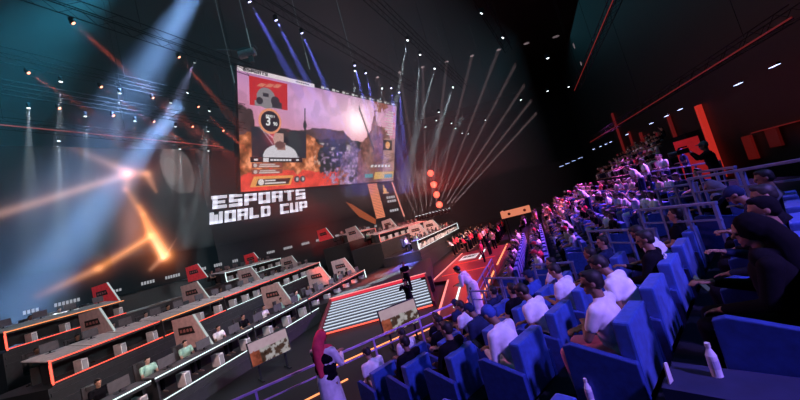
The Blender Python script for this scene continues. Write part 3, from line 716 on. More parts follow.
RN = ['front', 'second', 'third', 'fourth', 'fifth', 'sixth']
seat_r = [3.58 + .97 * i for i in range(5)]
for k in range(6):
    for i, r in enumerate(seat_r):
        if k < 2 and i == 4: continue
        seat(BL1(k) @ Matrix.Translation((r, 0, 0)), f'blue armchair in the {RN[k]} row of the near block, {ORD[i]} from the aisle', 'blue armchairs of the near block')
for k in (1, 2, 3, 4):
    seat(BL1(k) @ Matrix.Translation((1.86 - .02 * k, 0, 0)), f'empty blue armchair across the aisle at the picture bottom, {RN[k]} row', 'blue armchairs across the aisle')

WHT, BKC = SHIRT['white'], SHIRT['black']
def at1(k, i, dx=0): return BL1(k) @ Matrix.Translation((seat_r[i] + dx, .27, -.05)) @ Matrix.Scale(1.06, 4)
NP = 'spectators in the near block'
person('near_fold', at1(4, 0), SKINS[1], WHT, SHIRT['pink'], HAIR, 'person with dark hair and white shirt, arms crossed, aisle seat of fifth row', NP)
person('near_cap', at1(3, 0), SKINS[1], WHT, WHT, SHIRT['blue'], 'person in blue cap and white clothes leaning over phone, aisle seat fourth row', NP, hairname='cap')
person('near_lean', at1(4, 1), SKINS[1], WHT, SHIRT['navy'], HAIR, 'person in white shirt leaning forward, second seat of fifth row', NP)
person('near_lean', at1(3, 1), SKINS[1], WHT, SHIRT['navy'], HAIR, 'person in white shirt next to the blue cap, second seat fourth row', NP)
e_ = person('near_lap', at1(4, 2), SKINS[1], BKC, BKC, HAIR, 'person in black top with white emblem on the back, third seat of fifth row', NP)
mb = MB()
for k in range(8):
    a = k * math.pi / 4
    mb.ball((.075 * math.cos(a), 0, .075 * math.sin(a)), (.022, .008, .022))
    mb.ball((.035 * math.cos(a + .4), 0, .035 * math.sin(a + .4)), (.012, .008, .012))
ch = child('back_emblem', mb.mesh('back_emblem', smooth=True), e_, SHIRT['white'], Matrix.Translation((0, -.155, .92)) @ Matrix.Rotation(rad(4), 4, 'X'))
person('near_lean', at1(4, 3), SKINS[1], WHT, BKC, HAIR, 'person in white and navy shirt, fourth seat of fifth row', NP)
person('near_hood', at1(5, 0, .10), SKINS[1], BKC, BKC, BKC, 'person in black hooded clothes holding a phone, nearest in sixth row', NP, hairname='headscarf')
q_ = person('near_lap', at1(5, 1), SKINS[1], SHIRT['navy'], BKC, BKC, 'person in navy jacket with pale shoulder stripes, second seat in sixth row', NP)
for sx in (-.12, .12): child('shoulder_stripe', MB().box((0, 0, 0), (.10, .05, .012)).mesh('stripe'), q_, SHIRT['white'], Matrix.Translation((sx, -.03, 1.095)))
person('near_lap', at1(5, 2), SKINS[1], BKC, BKC, HAIR, 'person in black top with bare dark hair, third seat in sixth row', NP)
seat(F1 @ Matrix.Translation((8.35, .55, 2.15)), 'single blue armchair by the row end rail below the camera operator', 'blue armchairs of the near block')
person('near_hood', F1 @ Matrix.Translation((8.35, .82, 2.10)), SKINS[1], BKC, BKC, SHIRT['grey'], 'person in pale grey headscarf seated by the rail below the camera operator', NP, hairname='headscarf')
person('near_cap', at1(5, 3), SKINS[1], SHIRT['navy'], BKC, SHIRT['navy'], 'person in navy top and cap, fourth seat in sixth row', NP, hairname='cap')
person('near_lap', at1(5, 4), SKINS[1], SHIRT['grey'], BKC, HAIR, 'person in grey top, last seat in sixth row', NP)
rest = {(3, 2): ('white', 'lean'), (3, 3): ('black', 'watch'), (3, 4): ('navy', 'turned'), (4, 4): ('black', 'watch'), (2, 0): ('black', 'near_lap'), (2, 1): ('navy', 'near_cap'), (2, 2): ('black', 'watch'), (2, 3): ('blue', 'capped'), (2, 4): ('white', 'turned'),
        (1, 0): ('black', 'near_lap'), (1, 1): ('black', 'turned'), (1, 2): ('white', 'lean'), (1, 3): ('navy', 'watch'), (0, 0): ('white', 'near_lean'), (0, 1): ('white', 'lean'), (0, 2): ('black', 'watch'), (0, 3): ('navy', 'capped')}
for (k, i), (sh, fg) in rest.items():
    person(fg, at1(k, i), R.choice(SKINS[:2]), SHIRT[sh], WHT if (k, i) == (0, 0) else BKC, SHIRT['navy'] if 'cap' in fg else HAIR,
           f'person in {sh} top, {ORD[i]} from the aisle in the {RN[k]} row of the near block', NP, hairname='cap' if 'cap' in fg else 'hair')
# phone in the hand of the nearest dark figure, bottles, card
def small(name, mb, ms, M, label, cat, **kw): return tag(put(name, mb.mesh(name, **kw), ms, None, M), label, cat)
small('phone', MB().box((0, 0, 0), (.07, .010, .13)), led('phone_glow', (.4, .45, 1), .10), at1(5, 0, .10) @ Matrix.Translation((.06, .44, .82)) @ Matrix.Rotation(rad(-30), 4, 'X'), 'small lit phone held by the black hooded person in sixth row', 'phone')
small('phone', MB().box((0, 0, 0), (.075, .012, .15)), BLK, at1(3, 0) @ Matrix.Translation((.0, .62, .74)) @ Matrix.Rotation(rad(-50), 4, 'X'), 'dark phone held by the person in the blue cap', 'phone')
def bottle(M, label):
    o = empty('water_bottle', M, label, 'bottle', 'water bottles by the aisle')
    b = MB().cone((0, 0, 0), (0, 0, .15), .033, .033, 16).cone((0, 0, .15), (0, 0, .20), .033, .014, 16).cone((0, 0, .20), (0, 0, .215), .014, .014, 12)
    child('body', b.mesh('bottle_body', smooth=False), o, mat('bottle_plastic', (.75, .75, .85), .2))
    child('label_band', MB().cone((0, 0, .06), (0, 0, .12), .0345, .0345, 16).mesh('bottle_band'), o, mat('bottle_band', (.5, .5, .7), .4))
    child('lid', MB().cone((0, 0, .212), (0, 0, .24), .017, .017, 12).mesh('bottle_lid'), o, WHITE)
bottle(F1 @ Matrix.Translation((3.13, 1.66, 1.975)) , 'pale water bottle on the aisle step beside the crossed arms person')
bottle(F1 @ Matrix.Translation((3.02, .62, 2.5)), 'water bottle with white lid beside the sixth row end seat')
small('paper_card', MB().prism([(0, 0, 0), (.06, 0, .0), (.055, 0, .14), (.01, 0, .15)], (0, .01, 0)), WHITE, F1 @ Matrix.Translation((2.80, .86, 2.5)) @ Matrix.Rotation(rad(-10), 4, 'Z'), 'small white card standing on the dark ledge beside the aisle', 'card')

# guard rails
def rail(M, L, h, ms, label, group, n=3, mid=True):
    o = empty('guard_rail', M, label, 'railing', group)
    child('top_bar', MB().box((L / 2, 0, h), (L, .06, .05)).mesh('top_bar', bevel=.01), o, ms)
    if mid: child('lower_bar', MB().box((L / 2, 0, h - .28), (L, .03, .03)).mesh('lower_bar'), o, ms)
    for k in range(n):
        child('post', MB().box((.04 + (L - .08) * k / (n - 1), 0, h / 2), (.05, .05, h)).mesh('post'), o, ms)
    return o
fr = frame(-5.4, 6.75, .40, 63.0)
mb = MB(); rail(frame(-5.6, 6.65, .0, 62.5), 7.4, 1.42, PURP, 'long violet handrail along the front of the near stand', 'handrails', 6, True)
rail(frame(1.3, 10.55, .0, AZ2), 6.4, 1.30, RAILB, 'blue handrail along the front of the block by the runway', 'handrails', 5, True)
for k in range(3):
    M = frame(0, 0, 0, AZ1) @ Matrix.Translation((8.0, 6.25 - 1.23 * k - .15, .40 + .35 * k)) @ Matrix.Rotation(math.pi / 2, 4, 'Z')
    rail(M, 1.1, 1.08, RAILB, f'blue guard rail at the far end of the {RN[k]} row in near block', 'row end rails', 3)
def rail2(p, q, z0, h, label, n=3):
    p, q = V(p), V(q); d = q - p
    rail(frame(p.x, p.y, z0, math.degrees(math.atan2(d.x, d.y))), d.length, h, RAILB, label, 'guard rails between the blocks', n)
rail2((4.30, 8.0), (4.62, 6.2), 1.45, 1.36, 'blue guard rail behind the fourth row in the centre of the stand', 4)
rail2((4.62, 6.5), (4.85, 5.1), 2.0, 1.2, 'blue guard rail at the end of the fifth row beside the heads', 4)
rail2((6.67, 8.54), (6.95, 7.6), 2.15, 1.15, 'blue guard rail below the camera operator platform')
rail2((7.5, 8.09), (7.1, 6.8), 2.3, 1.2, 'pale blue guard rail corner in front of the camera operator')
rail2((5.6, 6.3), (5.9, 3.6), 2.5, 1.06, 'dark blue handrail behind the end of the sixth row', 4)
rail2((1.92, 10.0), (2.6, 9.0), .75, 1.15, 'blue guard rail beside the white gown, lower end of stand')
rail(out2(1.5, 8.0, 2.5), 9, 1.05, RAILB, 'long handrail along the walkway behind the standing men', 'handrails', 7)

# crowd across the stairs
def crowd(block, rows, s0f, s1f, pitch, posf, fill, seats):
    for k in rows:
        s = s0f(k); i = 0
        while s < s1f(k):
            M = posf(s, k)
            rowname = RN[k] if block != 'upper' else ORD[k]
            if seats(k, i): seat(M, f'blue seat in {rowname} row of the {block} block, {ORD[i]} from the near end', f'seats of the {block} block', False)
            if R.random() < fill:
                sh = R.choices(['black', 'white', 'navy', 'grey', 'pink', 'red', 'beige'], [5, 7, 2, 2, 2, 1, 1])[0]
                fg = R.choices(['watch', 'lean', 'turned', 'cheer', 'capped'], [4, 3, 3, 1.3, 2])[0]
                cap = fg == 'capped'
                person_small(fg, M @ Matrix.Translation((R.uniform(-.05, .05), .30 + R.uniform(-.02, .05), 0)) @ Matrix.Rotation(R.uniform(-.25, .25), 4, 'Z'), R.choice(SKINS), SHIRT[sh],
                             SHIRT[R.choice(['black', 'navy', 'white', 'grey'])], R.choice([SHIRT['white'], SHIRT['red'], BKC]) if cap else HAIR,
                             f'person in {sh} top{" and cap" if cap else ""}, {rowname} row of the {block} block, {ORD[i]} from near end', f'spectators of the {block} block')
            s += pitch; i += 1
p2 = lambda s, k: out2(s, 1.6 + 1.23 * k, .40 + .35 * k)
crowd('middle', range(6), lambda k: 1.6 if k else 2.6, lambda k: 13.6, .98, p2, .86, lambda k, i: True)
crowd('far', range(6), lambda k: 15.2 if k > 1 else 22.5, lambda k: 31, 1.1, p2, .85, lambda k, i: k > 2)
crowd('upper', range(5), lambda k: 15.5 + 2.6 * k, lambda k: 34, 1.15, lambda s, k: out2(s, 11.0 + 1.1 * k, 3.3 + .5 * k), .86, lambda k, i: False)
for i in range(40):
    c, r_ = i % 10, i // 10
    s, o = 19.5 + c * 1.2 + R.uniform(-.2, .2), -5.4 + r_ * 1.35
    M = out2(s, o, 0) @ Matrix.Rotation(R.uniform(-.3, .3), 4, 'Z'); sh = R.choice(['black', 'beige', 'red', 'navy', 'black', 'white'])
    where = f'{ORD[c]} along the {ORD[r_]} floor row past the runway'
    person_small(R.choice(['stand', 'stand', 'bend']), M, R.choice(SKINS), SHIRT[sh], BKC, HAIR, f'person in {sh} standing, ' + where, 'floor spectators')
# standing people
def stand(fig, x, y, z, az, skin, shirt, legs, hair, label, **kw):
    return person(fig, Matrix.Translation((x, y, z)) @ Matrix.Rotation(rad(-az), 4, 'Z'), skin, shirt, legs, hair, label, 'standing people', **kw)
w_ = stand('skirt', -2.16, 6.05, .75, 25, SKINS[1], WHT, SHIRT['white'], SHIRT['red'], 'person in pink headscarf, black vest and long pale skirt standing by the rail', hairname='headscarf', low='skirt')
w_.scale = (1.14, 1.14, 1.09)
ch = bpy.data.objects.new('vest', FIG['skirt']['vest']); COL.objects.link(ch); ch.parent = w_; slots(ch, (BKC,))
g_ = stand('gown', 1.7, 11.6, .40, -60, SKINS[1], WHT, WHT, HAIR, 'person in long white gown standing at the rail beside the runway', low='gown')
g_.scale = (1.3, 1.25, 1.08)
stand('stand', -.75, 17.6, .50, 200, SKINS[1], BKC, BKC, HAIR, 'person in black standing at the top of the stage stair')
stand('film', -.75, 14.9, .0, -150, SKINS[1], BKC, BKC, BKC, 'person in black filming at the foot of the stage stair', hairname='cap')
stand('bend', *(out2(5.2, 4.0).translation.xy), 1.10, -75, SKINS[1], WHT, SHIRT['navy'], HAIR, 'person in white shirt bending forward in the middle block')
for i, (x, y, fg, lb) in enumerate(((10.2, 13.6, 'bend', 'person in white leaning over the walkway rail, nearest the far crowd'), (11.0, 14.2, 'stand', 'person in white standing on the walkway between two others'), (11.4, 13.7, 'stand', 'person in white shirt standing on the walkway, beside the dark group'), (8.9, 15.6, 'bend', 'person in pale shirt bending among the crowd below the walkway'))):
    stand(fg, x, y, 2.5 if i < 3 else 2.15, (-70, -60, -95, -80)[i], SKINS[i % 3], WHT, SHIRT['navy'], HAIR, lb)
stand('stand', 11.7, 14.2, 2.5, -90, SKINS[1], SHIRT['pink'], BKC, HAIR, 'person in dusky pink top standing beside the dark blue figure')
stand('stand', 11.9, 13.2, 2.5, -60, SKINS[1], SHIRT['navy'], BKC, HAIR, 'person in dark navy standing near the red panel')
stand('film', 8.35, 8.5, 2.5, -55, SKINS[1], BKC, BKC, SHIRT['grey'], 'camera operator in black with pale cap standing on the platform', hairname='cap')
cmx = Matrix.Translation((8.35, 8.5, 2.5)) @ Matrix.Rotation(rad(55), 4, 'Z')
o = empty('video_camera', cmx @ Matrix.Translation((0, .50, 1.60)), 'video camera held up by the operator on the platform', 'camera')
child('body', MB().box((0, 0, 0), (.14, .26, .14)).box((0, -.02, .11), (.04, .2, .04)).mesh('vc_body', bevel=.01), o, DK)
child('lens', MB().cone((0, .12, 0), (0, .32, 0), .05, .06, 16).mesh('vc_lens'), o, GREY)
for k in range(3):
    stand('stand', 4.6 + k * 1.1, 22.5 + k * 2.4, .0, 120 + k * 40, SKINS[1], SHIRT[('red', 'black', 'beige')[k]], BKC, HAIR, f'person in {("red", "black", "beige")[k]} standing on the floor along the runway edge')

# balcony camera deck with an orange front
o = empty('camera_deck', out2(20.6, .5, 0), 'raised camera deck with glowing orange front panel amid the crowd', 'platform')
child('deck', MB().box((1.2, -.5, 2.25), (2.6, 2.6, .12)).mesh('deck'), o, DK)
child('front_panel', MB().box((1.2, .82, 2.6), (2.6, .05, .66)).mesh('front_panel'), o, led('deck_orange', (1, .30, .16), .7))
child('end_panel', MB().box((-.1, -.5, 2.6), (.05, 2.6, .66)).mesh('end_panel'), o, led('deck_orange', (1, .30, .16), .7))
for x, y in ((0, -1.7), (2.4, -1.7), (0, .7), (2.4, .7)): child('leg', MB().box((x, y, 1.1), (.08, .08, 2.2)).mesh('leg'), o, DK)
for y in (-1.3, .1): child('front_mark', MB().cone((-.14, y, 2.58), (-.17, y, 2.58), .13, .13, 16).mesh('mark'), o, mat('mark_brown', (.10, .03, .02), .6))

# ---------------------------------------------------------------- trusses, fixtures, beams
TAZ = 27.7
def truss(p, q, w, label, ms=mat('truss_black', (.004, .0045, .005), .95), strip=None):
    p, q = V(p), V(q); d = q - p; L = d.length; az = math.degrees(math.atan2(d.x, d.y))
    M = frame(p.x, p.y, p.z, az)
    o = empty('hanging_truss', M, label, 'truss', 'lighting trusses')
    for a in (-1, 1):
        for b in (0, 1): child('chord', MB().box((L / 2, a * w / 2, b * w), (L, .035, .035)).mesh('chord'), o, ms)
    mb = MB(); n = int(L / w / 1.2)
    for k in range(n):
        x0, x1 = k * L / n, (k + 1) * L / n
        for a in (-1, 1): mb.cone((x0, a * w / 2, 0 if k % 2 else w), (x1, a * w / 2, w if k % 2 else 0), .011, .011, 5)
        mb.cone((x0, -w / 2, 0), (x1, w / 2, 0), .011, .011, 5)
    child('lacing', mb.mesh('lacing'), o, ms)
    for k in (0.1, .5, .9): child('hoist_cable', MB().cone((L * k, 0, w), (L * k, 0, 28 - p.z), .012, .012, 6).mesh('cable'), o, ms)
    if strip: child('light_strip', MB().box((L / 2, -w / 2 - .04, .05), (L, .03, .06)).mesh('strip'), o, strip)
    return o
U = V((math.sin(rad(TAZ)), math.cos(rad(TAZ)), 0))
def along(p, a, b): p = V(p); return p + U * a, p + U * b
truss(*along((-19.1, 18.7, 17.3), -6, 13), .6, 'dark lighting truss nearest above the glowing LED wall')
truss(*along((-18.0, 17.1, 18.3), -5, 13), .6, 'dark lighting truss second out from the LED wall')
truss(*along((-13.1, 14.2, 18.3), -4, 10), .6, 'dark lighting truss third out from the LED wall')
truss(*along((-22.2, 21.4, 16.8), -4, 12), .6, 'slim truss with a thin pink light strip over the LED wall', strip=led('dim_pink', (1, .2, .2), .35))
truss(*along((-5.0, 15.7, 18.3), -3, 21), .6, 'lighting truss carrying the blue spotlights')
truss(*along((3.8, 23.2, 18.3), -6, 16), .6, 'dark truss with white spotlights over the middle of the hall')
truss((8.0, 18.8, 16.3), (12.5, 26.5, 16.3), .6, 'short dark truss high over the runway')
truss((4.5, 37.5, 14.8), (16.5, 41.5, 14.8), .8, 'pale truss with tangled fixtures above the red lamps', mat('dusky_metal', (.25, .16, .14), .5, .3))
truss((-1, 40, 12.5), (8, 40, 12.9), .8, 'rusty toned truss beside the big screen edge', mat('dusky_metal', (.25, .16, .14), .5, .3))
truss((20.9, 32.3, 13), (13.3, 13.8, 13), .5, 'roof truss edged with a thin red light line', strip=led('dim_red', (1, .06, .04), .16))
truss((22.0, 34.2, 7.5), (14.9, 10.5, 7.5), .5, 'long catwalk truss over the stands with red light lines', strip=led('dim_red2', (1, .06, .06), .10))
_fb = MB().box((0, 0, -.06), (.34, .26, .12)).mesh('fx_base', bevel=.015)
_fy = MB().box((-.19, 0, -.26), (.04, .12, .34)).box((.19, 0, -.26), (.04, .12, .34)).box((0, 0, -.13), (.40, .14, .03)).mesh('fx_yoke')
_fh = MB().cone((0, 0, .14), (0, 0, -.18), .10, .15, 16).mesh('fx_head')
_fl = MB().cone((0, 0, -.18), (0, 0, -.20), .135, .135, 20).mesh('fx_lens')
for me in (_fb, _fy, _fh): me.materials.append(DK)
_fl.materials.append(L_WHT)
LENS = {'orange': led('lens_orange', (1, .30, .18), 5), 'white': led('lens_white', (.85, .95, 1), 4), 'blue': led('lens_blue', (.55, .55, 1), 7), 'red': led('lens_red', (1, .10, .06), 2.6)}
def spot(p, aim, kind, label, power=0, deg=4, colr=None, group='moving spotlights', blend=.5, scale=.62, floor=False, soft=.05):
    p, aim = V(p), V(aim); d = (aim - p).normalized()
    M = Matrix.Translation(p) @ Matrix.Rotation(rad(-TAZ), 4, 'Z') @ Matrix.Scale(scale, 4)
    if floor: M = M @ Matrix.Rotation(math.pi, 4, 'X')
    o = empty('moving_spotlight', M, label, 'spotlight', group)
    child('base', _fb, o); y = child('yoke', _fy, o)
    hp = M @ V((0, 0, -.30))
    HM = Matrix.Translation(hp) @ (-d).to_track_quat('Z', 'Y').to_matrix().to_4x4() @ Matrix.Scale(scale, 4)
    h = child('head', _fh, o, L=M.inverted() @ HM)
    child('lens', _fl, h, slot=LENS[kind])
    if power:
        ld = bpy.data.lights.new('beam', 'SPOT'); ld.energy = power * .5; ld.spot_size = rad(deg); ld.spot_blend = blend; ld.shadow_soft_size = soft
        ld.color = colr or {'orange': (1, .13, .07), 'white': (.75, .92, 1), 'blue': (.16, .18, 1), 'red': (1, .05, .03)}[kind]
        lo = bpy.data.objects.new('beam', ld); COL.objects.link(lo)
        lo.matrix_world = Matrix.Translation(hp + d * .32 * scale) @ (-d).to_track_quat('Z', 'Y').to_matrix().to_4x4()
    return o
K = 1.0
def fixtures(pts, z, kind, aimf, power, deg, what):
    for i, p in enumerate(pts):
        a = aimf(V((*p, z)), i)
        spot((*p, z), a, kind, f'{ORD[i]} {what}', power * K, deg)
OA = lambda p, i: V((-4.0 + i * .5, 23.0 + i * .9, .9)); WA = lambda p, i: V((min(p.x - 1.8, -20.6), p.y - .5, 1.0))
fixtures([(-19.1, 18.7), (-17.8, 21.0), (-16.7, 23.2), (-15.3, 25.6), (-14.0, 27.9)], 17, 'orange', OA, 60000, 8, 'orange spotlight along the truss nearest the LED wall')
fixtures([(-20.0, 17.9), (-18.9, 20.2), (-17.4, 22.4), (-16.1, 24.8), (-14.9, 27.2)], 17, 'white', WA, 70000, 9, 'white spotlight along the truss nearest the LED wall')
fixtures([(-18.2, 16.5), (-16.7, 19.2), (-15.4, 21.8), (-13.9, 24.6)], 18, 'orange', OA, 60000, 8, 'orange spotlight along the second truss from the LED wall')
fixtures([(-17.7, 17.8), (-16.4, 20.3), (-14.9, 23.0), (-13.6, 25.7)], 18, 'white', WA, 50000, 9, 'white spotlight along the second truss from the LED wall')
fixtures([(-13.1, 14.2), (-10.9, 18.4)], 18, 'orange', OA, 60000, 8, 'orange spotlight along the third truss from the LED wall')
fixtures([(-22.2, 21.4), (-18.3, 28.1), (-17.0, 30.3)], 16.5, 'white', WA, 70000, 9, 'white spotlight just above the LED wall edge')
BA = lambda p, i: V((-1.5 + .2 * i, 25 + .5 * i, .9))
fixtures([(-5.0, 15.7), (-4.3, 17.5), (-3.3, 19.2), (-.7, 24.7), (0, 26.4), (2.1, 30.7), (2.9, 32.3)], 18, 'blue', BA, 220000, 8, 'blue spotlight along the truss of blue lamps')
fixtures([(1.2, 30.3), (-.8, 25.6)], 18, 'white', lambda p, i: V((-5, 20.5, .9)), 110000, 5, 'white spotlight among the blue lamps')
fixtures([(3.8, 23.2), (6.5, 29.1), (9.2, 34.9), (4.9, 25.8)], 18, 'white', lambda p, i: V((-4 + i, 21 + i, .9)), 220000, 4, 'white spotlight over the middle of the hall')
fixtures([(10.7, 22.8), (8.1, 19.0)], 16, 'white', lambda p, i: V((-3, 24 + i, .9)), 170000, 3.5, 'white spotlight on the short high truss')
fixtures([(6.4, 32.7), (6.4, 35.4), (5.2, 36.8), (8.6, 38.2), (9.6, 41.2), (11.2, 44.9), (12.4, 46.3), (13.7, 41.1)], 15, 'white', lambda p, i: p + V((0, 0, -8)), 0, 5, 'small white fixture in the cluster past the big screen')
fixtures([(12.5, 21.3), (16.0, 28.9), (13.6, 29.4), (18.3, 29.4)], 13, 'white', lambda p, i: p + V((0, 0, -8)), 0, 5, 'small pale fixture under the dark roof over the stands')
# wide pale beam falling across the LED wall
spot((-10.6, 23, 26.8), (-27.8, 18, 1.5), 'white', 'pale blue wash spotlight high above the LED wall aimed down across it', 800000, 17, (.26, .50, 1), blend=1, soft=.6)
spot((-14, 20, 27), (-24, 14, 12), 'white', 'teal wash spotlight high above the trusses by the LED wall', 110000, 36, (.05, .50, .8), blend=1, soft=.6)
spot((-13.5, 25, 22), (-23.5, 27.5, 12.5), 'white', 'soft lilac wash spotlight aimed at the glowing star streaks', 40000, 22, (.5, .55, 1), blend=1)
spot((-15.5, 26.5, 20.5), (-28.0, 17.4, .5), 'white', 'added pale blue wash spotlight that brightens the lower end of the wide beam', 1300000, 13, (.26, .50, 1), blend=1, soft=.5)  # invented fixture, added to brighten the foot of the pale beam
# fan of beams from the back of the stage
for i in range(11):
    a = i / 10
    p = V((1.6 + 4.6 * a, 43 + 1.5 * a, 4.2)); aim = p + V((-2.5 + 22 * a, 4, 17 - 5 * a))
    spot(p, aim, 'white', f'{ORD[i]} floor spotlight of the upward beam fan behind the far desks', 1900000, 1.4, (1, .66, .68), 'beam fan spotlights', .3, 1.2, True, .03)
# column of red lamps
for i, z in enumerate((9.9, 8.3, 6.9, 5.5)):
    o = empty('red_blinder', Matrix.Translation((4.9, 42, z)), f'round glowing red lamp, {("topmost", "second down", "third down", "lowest")[i]} on the red lamp column', 'lamp', 'red lamp column')
    child('housing', MB().cone((0, .3, 0), (0, .02, 0), .40, .48, 20).mesh('housing'), o, BLK)
    child('lens', MB().ball((0, -.02, 0), (.42, .16, .42)).mesh('rb_lens', smooth=True), o, led('lens_red', (1, .10, .06), 2.6))
    child('bracket', MB().box((0, .35, -.7), (.08, .08, 1.5)).mesh('bracket'), o, DK)
    ld = bpy.data.lights.new('red_glow', 'POINT'); ld.energy = 420; ld.color = (1, .05, .035); ld.shadow_soft_size = .45
    lo = bpy.data.objects.new('red_glow', ld); COL.objects.link(lo); lo.location = (4.9, 41.2, z)
# bluish strip lamps along the catwalk and in the far stands
_cl = MB().box((0, 0, 0), (.45, .16, .10)).mesh('strip_body', bevel=.01); _cl.materials.append(DK)
_cf = MB().box((0, 0, -.055), (.42, .14, .015)).mesh('strip_face'); _cf.materials.append(led('strip_blue', (.45, .55, 1), 4))
SL = [(23.0, 36.1), (23.0, 34.8), (22.9, 33.7), (22.7, 32.6), (22.0, 29.2), (21.2, 25.3), (20.6, 23.1), (20.2, 21.5)]
for i, (x, y) in enumerate(SL + [(17.6, 15.4), (16.8, 13.2)]):
    o = empty('strip_lamp', frame(x, y, 6.9 if i < 8 else 6.6, 16.5), f'{ORD[i]} blue strip lamp from the far end of the catwalk', 'lamp', 'catwalk strip lamps')
    child('housing', _cl, o); child('diffuser', _cf, o)
for i, x in enumerate((18.0, 18.8, 19.7, 20.6)):
    o = empty('strip_lamp', frame(x, 34.4 + i * .2, 5.9 + i * .12, 90), f'blue lamp over the far crowd, {ORD[i]} from the stage side', 'lamp', 'far crowd lamps')
    child('housing', _cl, o); child('diffuser', _cf, o)
# hanging rods near the screen
for i, (x, y) in enumerate(((-6.2, 17.8), (-8.9, 20.8), (-3.8, 21.6), (-.8, 25.6))):
    o = put('hanging_rod', MB().cone((0, 0, -.1), (0, 0, -1.4), .03, .03, 8).cone((0, 0, -.05), (0, 0, 10.0), .008, .008, 5).mesh('rod'), mat('rod_metal_glow', (.6, .65, .65), .3, .6, emit=(.6, .75, .75), strength=.12), None, Matrix.Translation((x, y, 18)))  # faint glow put into the metal, standing in for light on it
    tag(o, f'thin pale hanging rod, {ORD[i]} along the truss before the screen', 'rod', 'hanging rods')
o = empty('hanging_winch', Matrix.Translation((-8.2, 22.5, 19.6)), 'pale rigging winch hanging above the screen corner', 'winch')
child('drum', MB().cone((-.6, 0, 0), (.6, 0, 0), .3, .3, 16).mesh('drum'), o, WHITE); child('frame', MB().box((0, 0, .3), (1.5, .5, .1)).box((.2, 0, -.5), (.3, .2, .6)).mesh('wframe'), o, GREY); child('arm', MB().cone((-2.2, 0, .9), (0, 0, .2), .06).mesh('warm'), o, GREY)

# red columns and lit niches on the right wall
RED = led('column_red', (1, .045, .03), .45); REDD = led('column_dim', (.55, .03, .03), .16)
def rwall(y): return 13.3 + .42 * y
def trim(name, y, z0, z1, w, ms, dx=.12):
    return struct(name, MB().box((0, 0, (z0 + z1) / 2), (w, dx, z1 - z0)).mesh(name), ms, frame(rwall(y) - .2, y, 0, 22.8))
trim('trim_red_column', 22.7, 1.5, 6.95, .36, RED, .3)
for y, z0, z1, w in ((42.5, 4.6, 11.4, .5), (35, 4.0, 7.2, .5), (27.5, 4.2, 7.5, .3), (38.5, 4.2, 8, .35)): trim('trim_thin_column', y, z0, z1, w, REDD, .2)
struct('wall_partition', MB().box((0, 0, 1.05), (.9, .1, 2.1)).mesh('wall_partition'), mat('partition_red_glow', (.5, .03, .03), .6, emit=(1, .03, .03), strength=.22), frame(13.85, 15.0, 2.5, 130))  # red light falling on the panel is put in as emission
trim('red_lit_niche', 19.0, 2.5, 3.95, .85, led('niche_red', (1, .04, .03), .07))  # boxes for wall niches, their red light painted in as glow
trim('red_lit_niche', 17.0, 3.0, 4.0, .9, led('niche_dim', (.6, .03, .03), .06))
trim('trim_red_line', 16.6, 4.0, 4.06, 3.4, REDD, .4)

# ---------------------------------------------------------------- haze, wash lights and added teal fill
hz = put('haze', MB().prism([(-39.5, 3, 7), (-9, 3, 7), (-3.5, 11, 7), (1.5, 12.5, 7), (7.5, 26, 7), (15, 36, 7), (24, 46, 7), (24, 75, 7), (-39.5, 75, 7)], (0, 0, 20.8)).mesh('haze')); hz['kind'] = 'stuff'
hz2 = put('haze', MB().prism([(-39.5, 3, .25), (-25, 3, .25), (-22.4, 14, .25), (-18.8, 34, .25), (-8, 42.5, .25), (24, 41, .25), (24, 75, .25), (-39.5, 75, .25)], (0, 0, 6.74)).mesh('haze')); hz2['kind'] = 'stuff'
H = bpy.data.materials.new('stage_haze'); H.use_nodes = True; nt = H.node_tree; nt.nodes.clear()
vs = nt.nodes.new('ShaderNodeVolumeScatter'); vs.inputs['Density'].default_value = .0085; vs.inputs['Anisotropy'].default_value = .1; vs.inputs['Color'].default_value = (.95, .97, 1, 1)
ot = nt.nodes.new('ShaderNodeOutputMaterial'); nt.links.new(vs.outputs[0], ot.inputs['Volume'])
hz2.data.materials.append(H); hz2['label'] = 'low haze along the foot of the LED wall'; hz2['category'] = 'haze'; hz.data.materials.append(H); hz['label'] = 'thin stage haze that the light beams show in'; hz['category'] = 'haze'
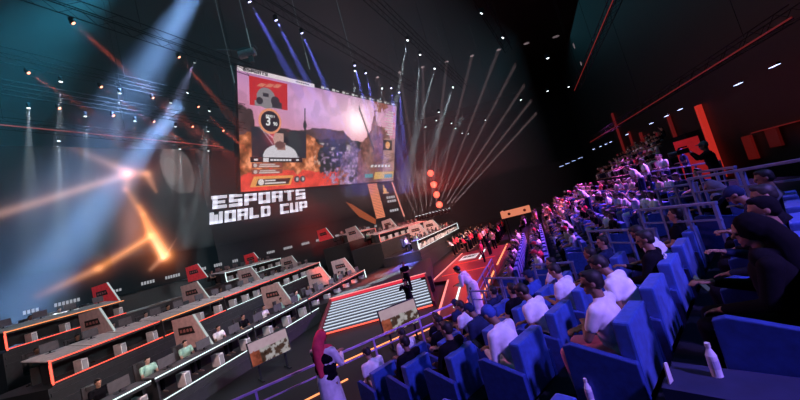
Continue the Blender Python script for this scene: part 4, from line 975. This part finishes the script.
def wash(p, aim, colr, power, deg, soft=.4, blend=.8):
    p, aim = V(p), V(aim); d = (aim - p).normalized()
    ld = bpy.data.lights.new('wash', 'SPOT'); ld.energy = power; ld.spot_size = rad(deg); ld.spot_blend = blend; ld.shadow_soft_size = soft; ld.color = colr
    lo = bpy.data.objects.new('wash', ld); COL.objects.link(lo); lo.matrix_world = Matrix.Translation(p) @ (-d).to_track_quat('Z', 'Y').to_matrix().to_4x4()
    return lo
wash((5.5, -3.0, 9.0), (.8, 5.2, 1.0), (.34, .20, 1), 5600, 48)
wash((9.5, -1.0, 10), (4.6, 6.2, 1.8), (.22, .18, 1), 3600, 46)
wash((-4.5, 9.5, 7), (.5, 6.0, 1), (.9, .2, .6), 900, 90)
wash((14.5, 11, 10), (6.5, 14.5, 1.2), (.48, .15, 1), 13000, 70)
wash((17, 20, 11), (10, 20, 2), (.9, .15, .8), 17000, 70)
wash((20, 30, 12), (16, 29, 4), (.85, .14, .85), 30000, 75)
wash((14, 27, 8), (8, 27, 0), (1, .20, .08), 9000, 85)
wash((5, 19.5, 6), (3.2, 19, 0), (1, .06, .06), 500, 90)
wash((1, 10, 6.8), (-8, 15, 1.5), (.80, .92, 1), 2600, 80)
wash((-1.5, 19, 6.8), (-10, 24, 2.5), (.85, .9, 1), 2600, 90)
wash((-5, 6, 6.8), (-13, 15, 3), (1, .62, .6), 2600, 90)
wash((3, 22, 6.9), (-1, 33, 3.5), (1, .62, .55), 6500, 80)
wash((8, 28, 6.9), (3, 36, 3), (1, .60, .50), 5500, 80)
ld = bpy.data.lights.new('teal_fill', 'AREA'); ld.shape = 'RECTANGLE'; ld.size, ld.size_y = 70, 70; ld.energy = 3000; ld.color = (.15, .75, 1)  # unseen fill added to tint the blacks and the haze teal
lo = bpy.data.objects.new('teal_fill', ld); COL.objects.link(lo); lo.location = (0, 30, 27.5)
W = bpy.data.worlds.new('world'); SC.world = W; W.use_nodes = True
W.node_tree.nodes['Background'].inputs['Color'].default_value = (.0006, .0016, .0022, 1)
W.node_tree.nodes['Background'].inputs['Strength'].default_value = 1
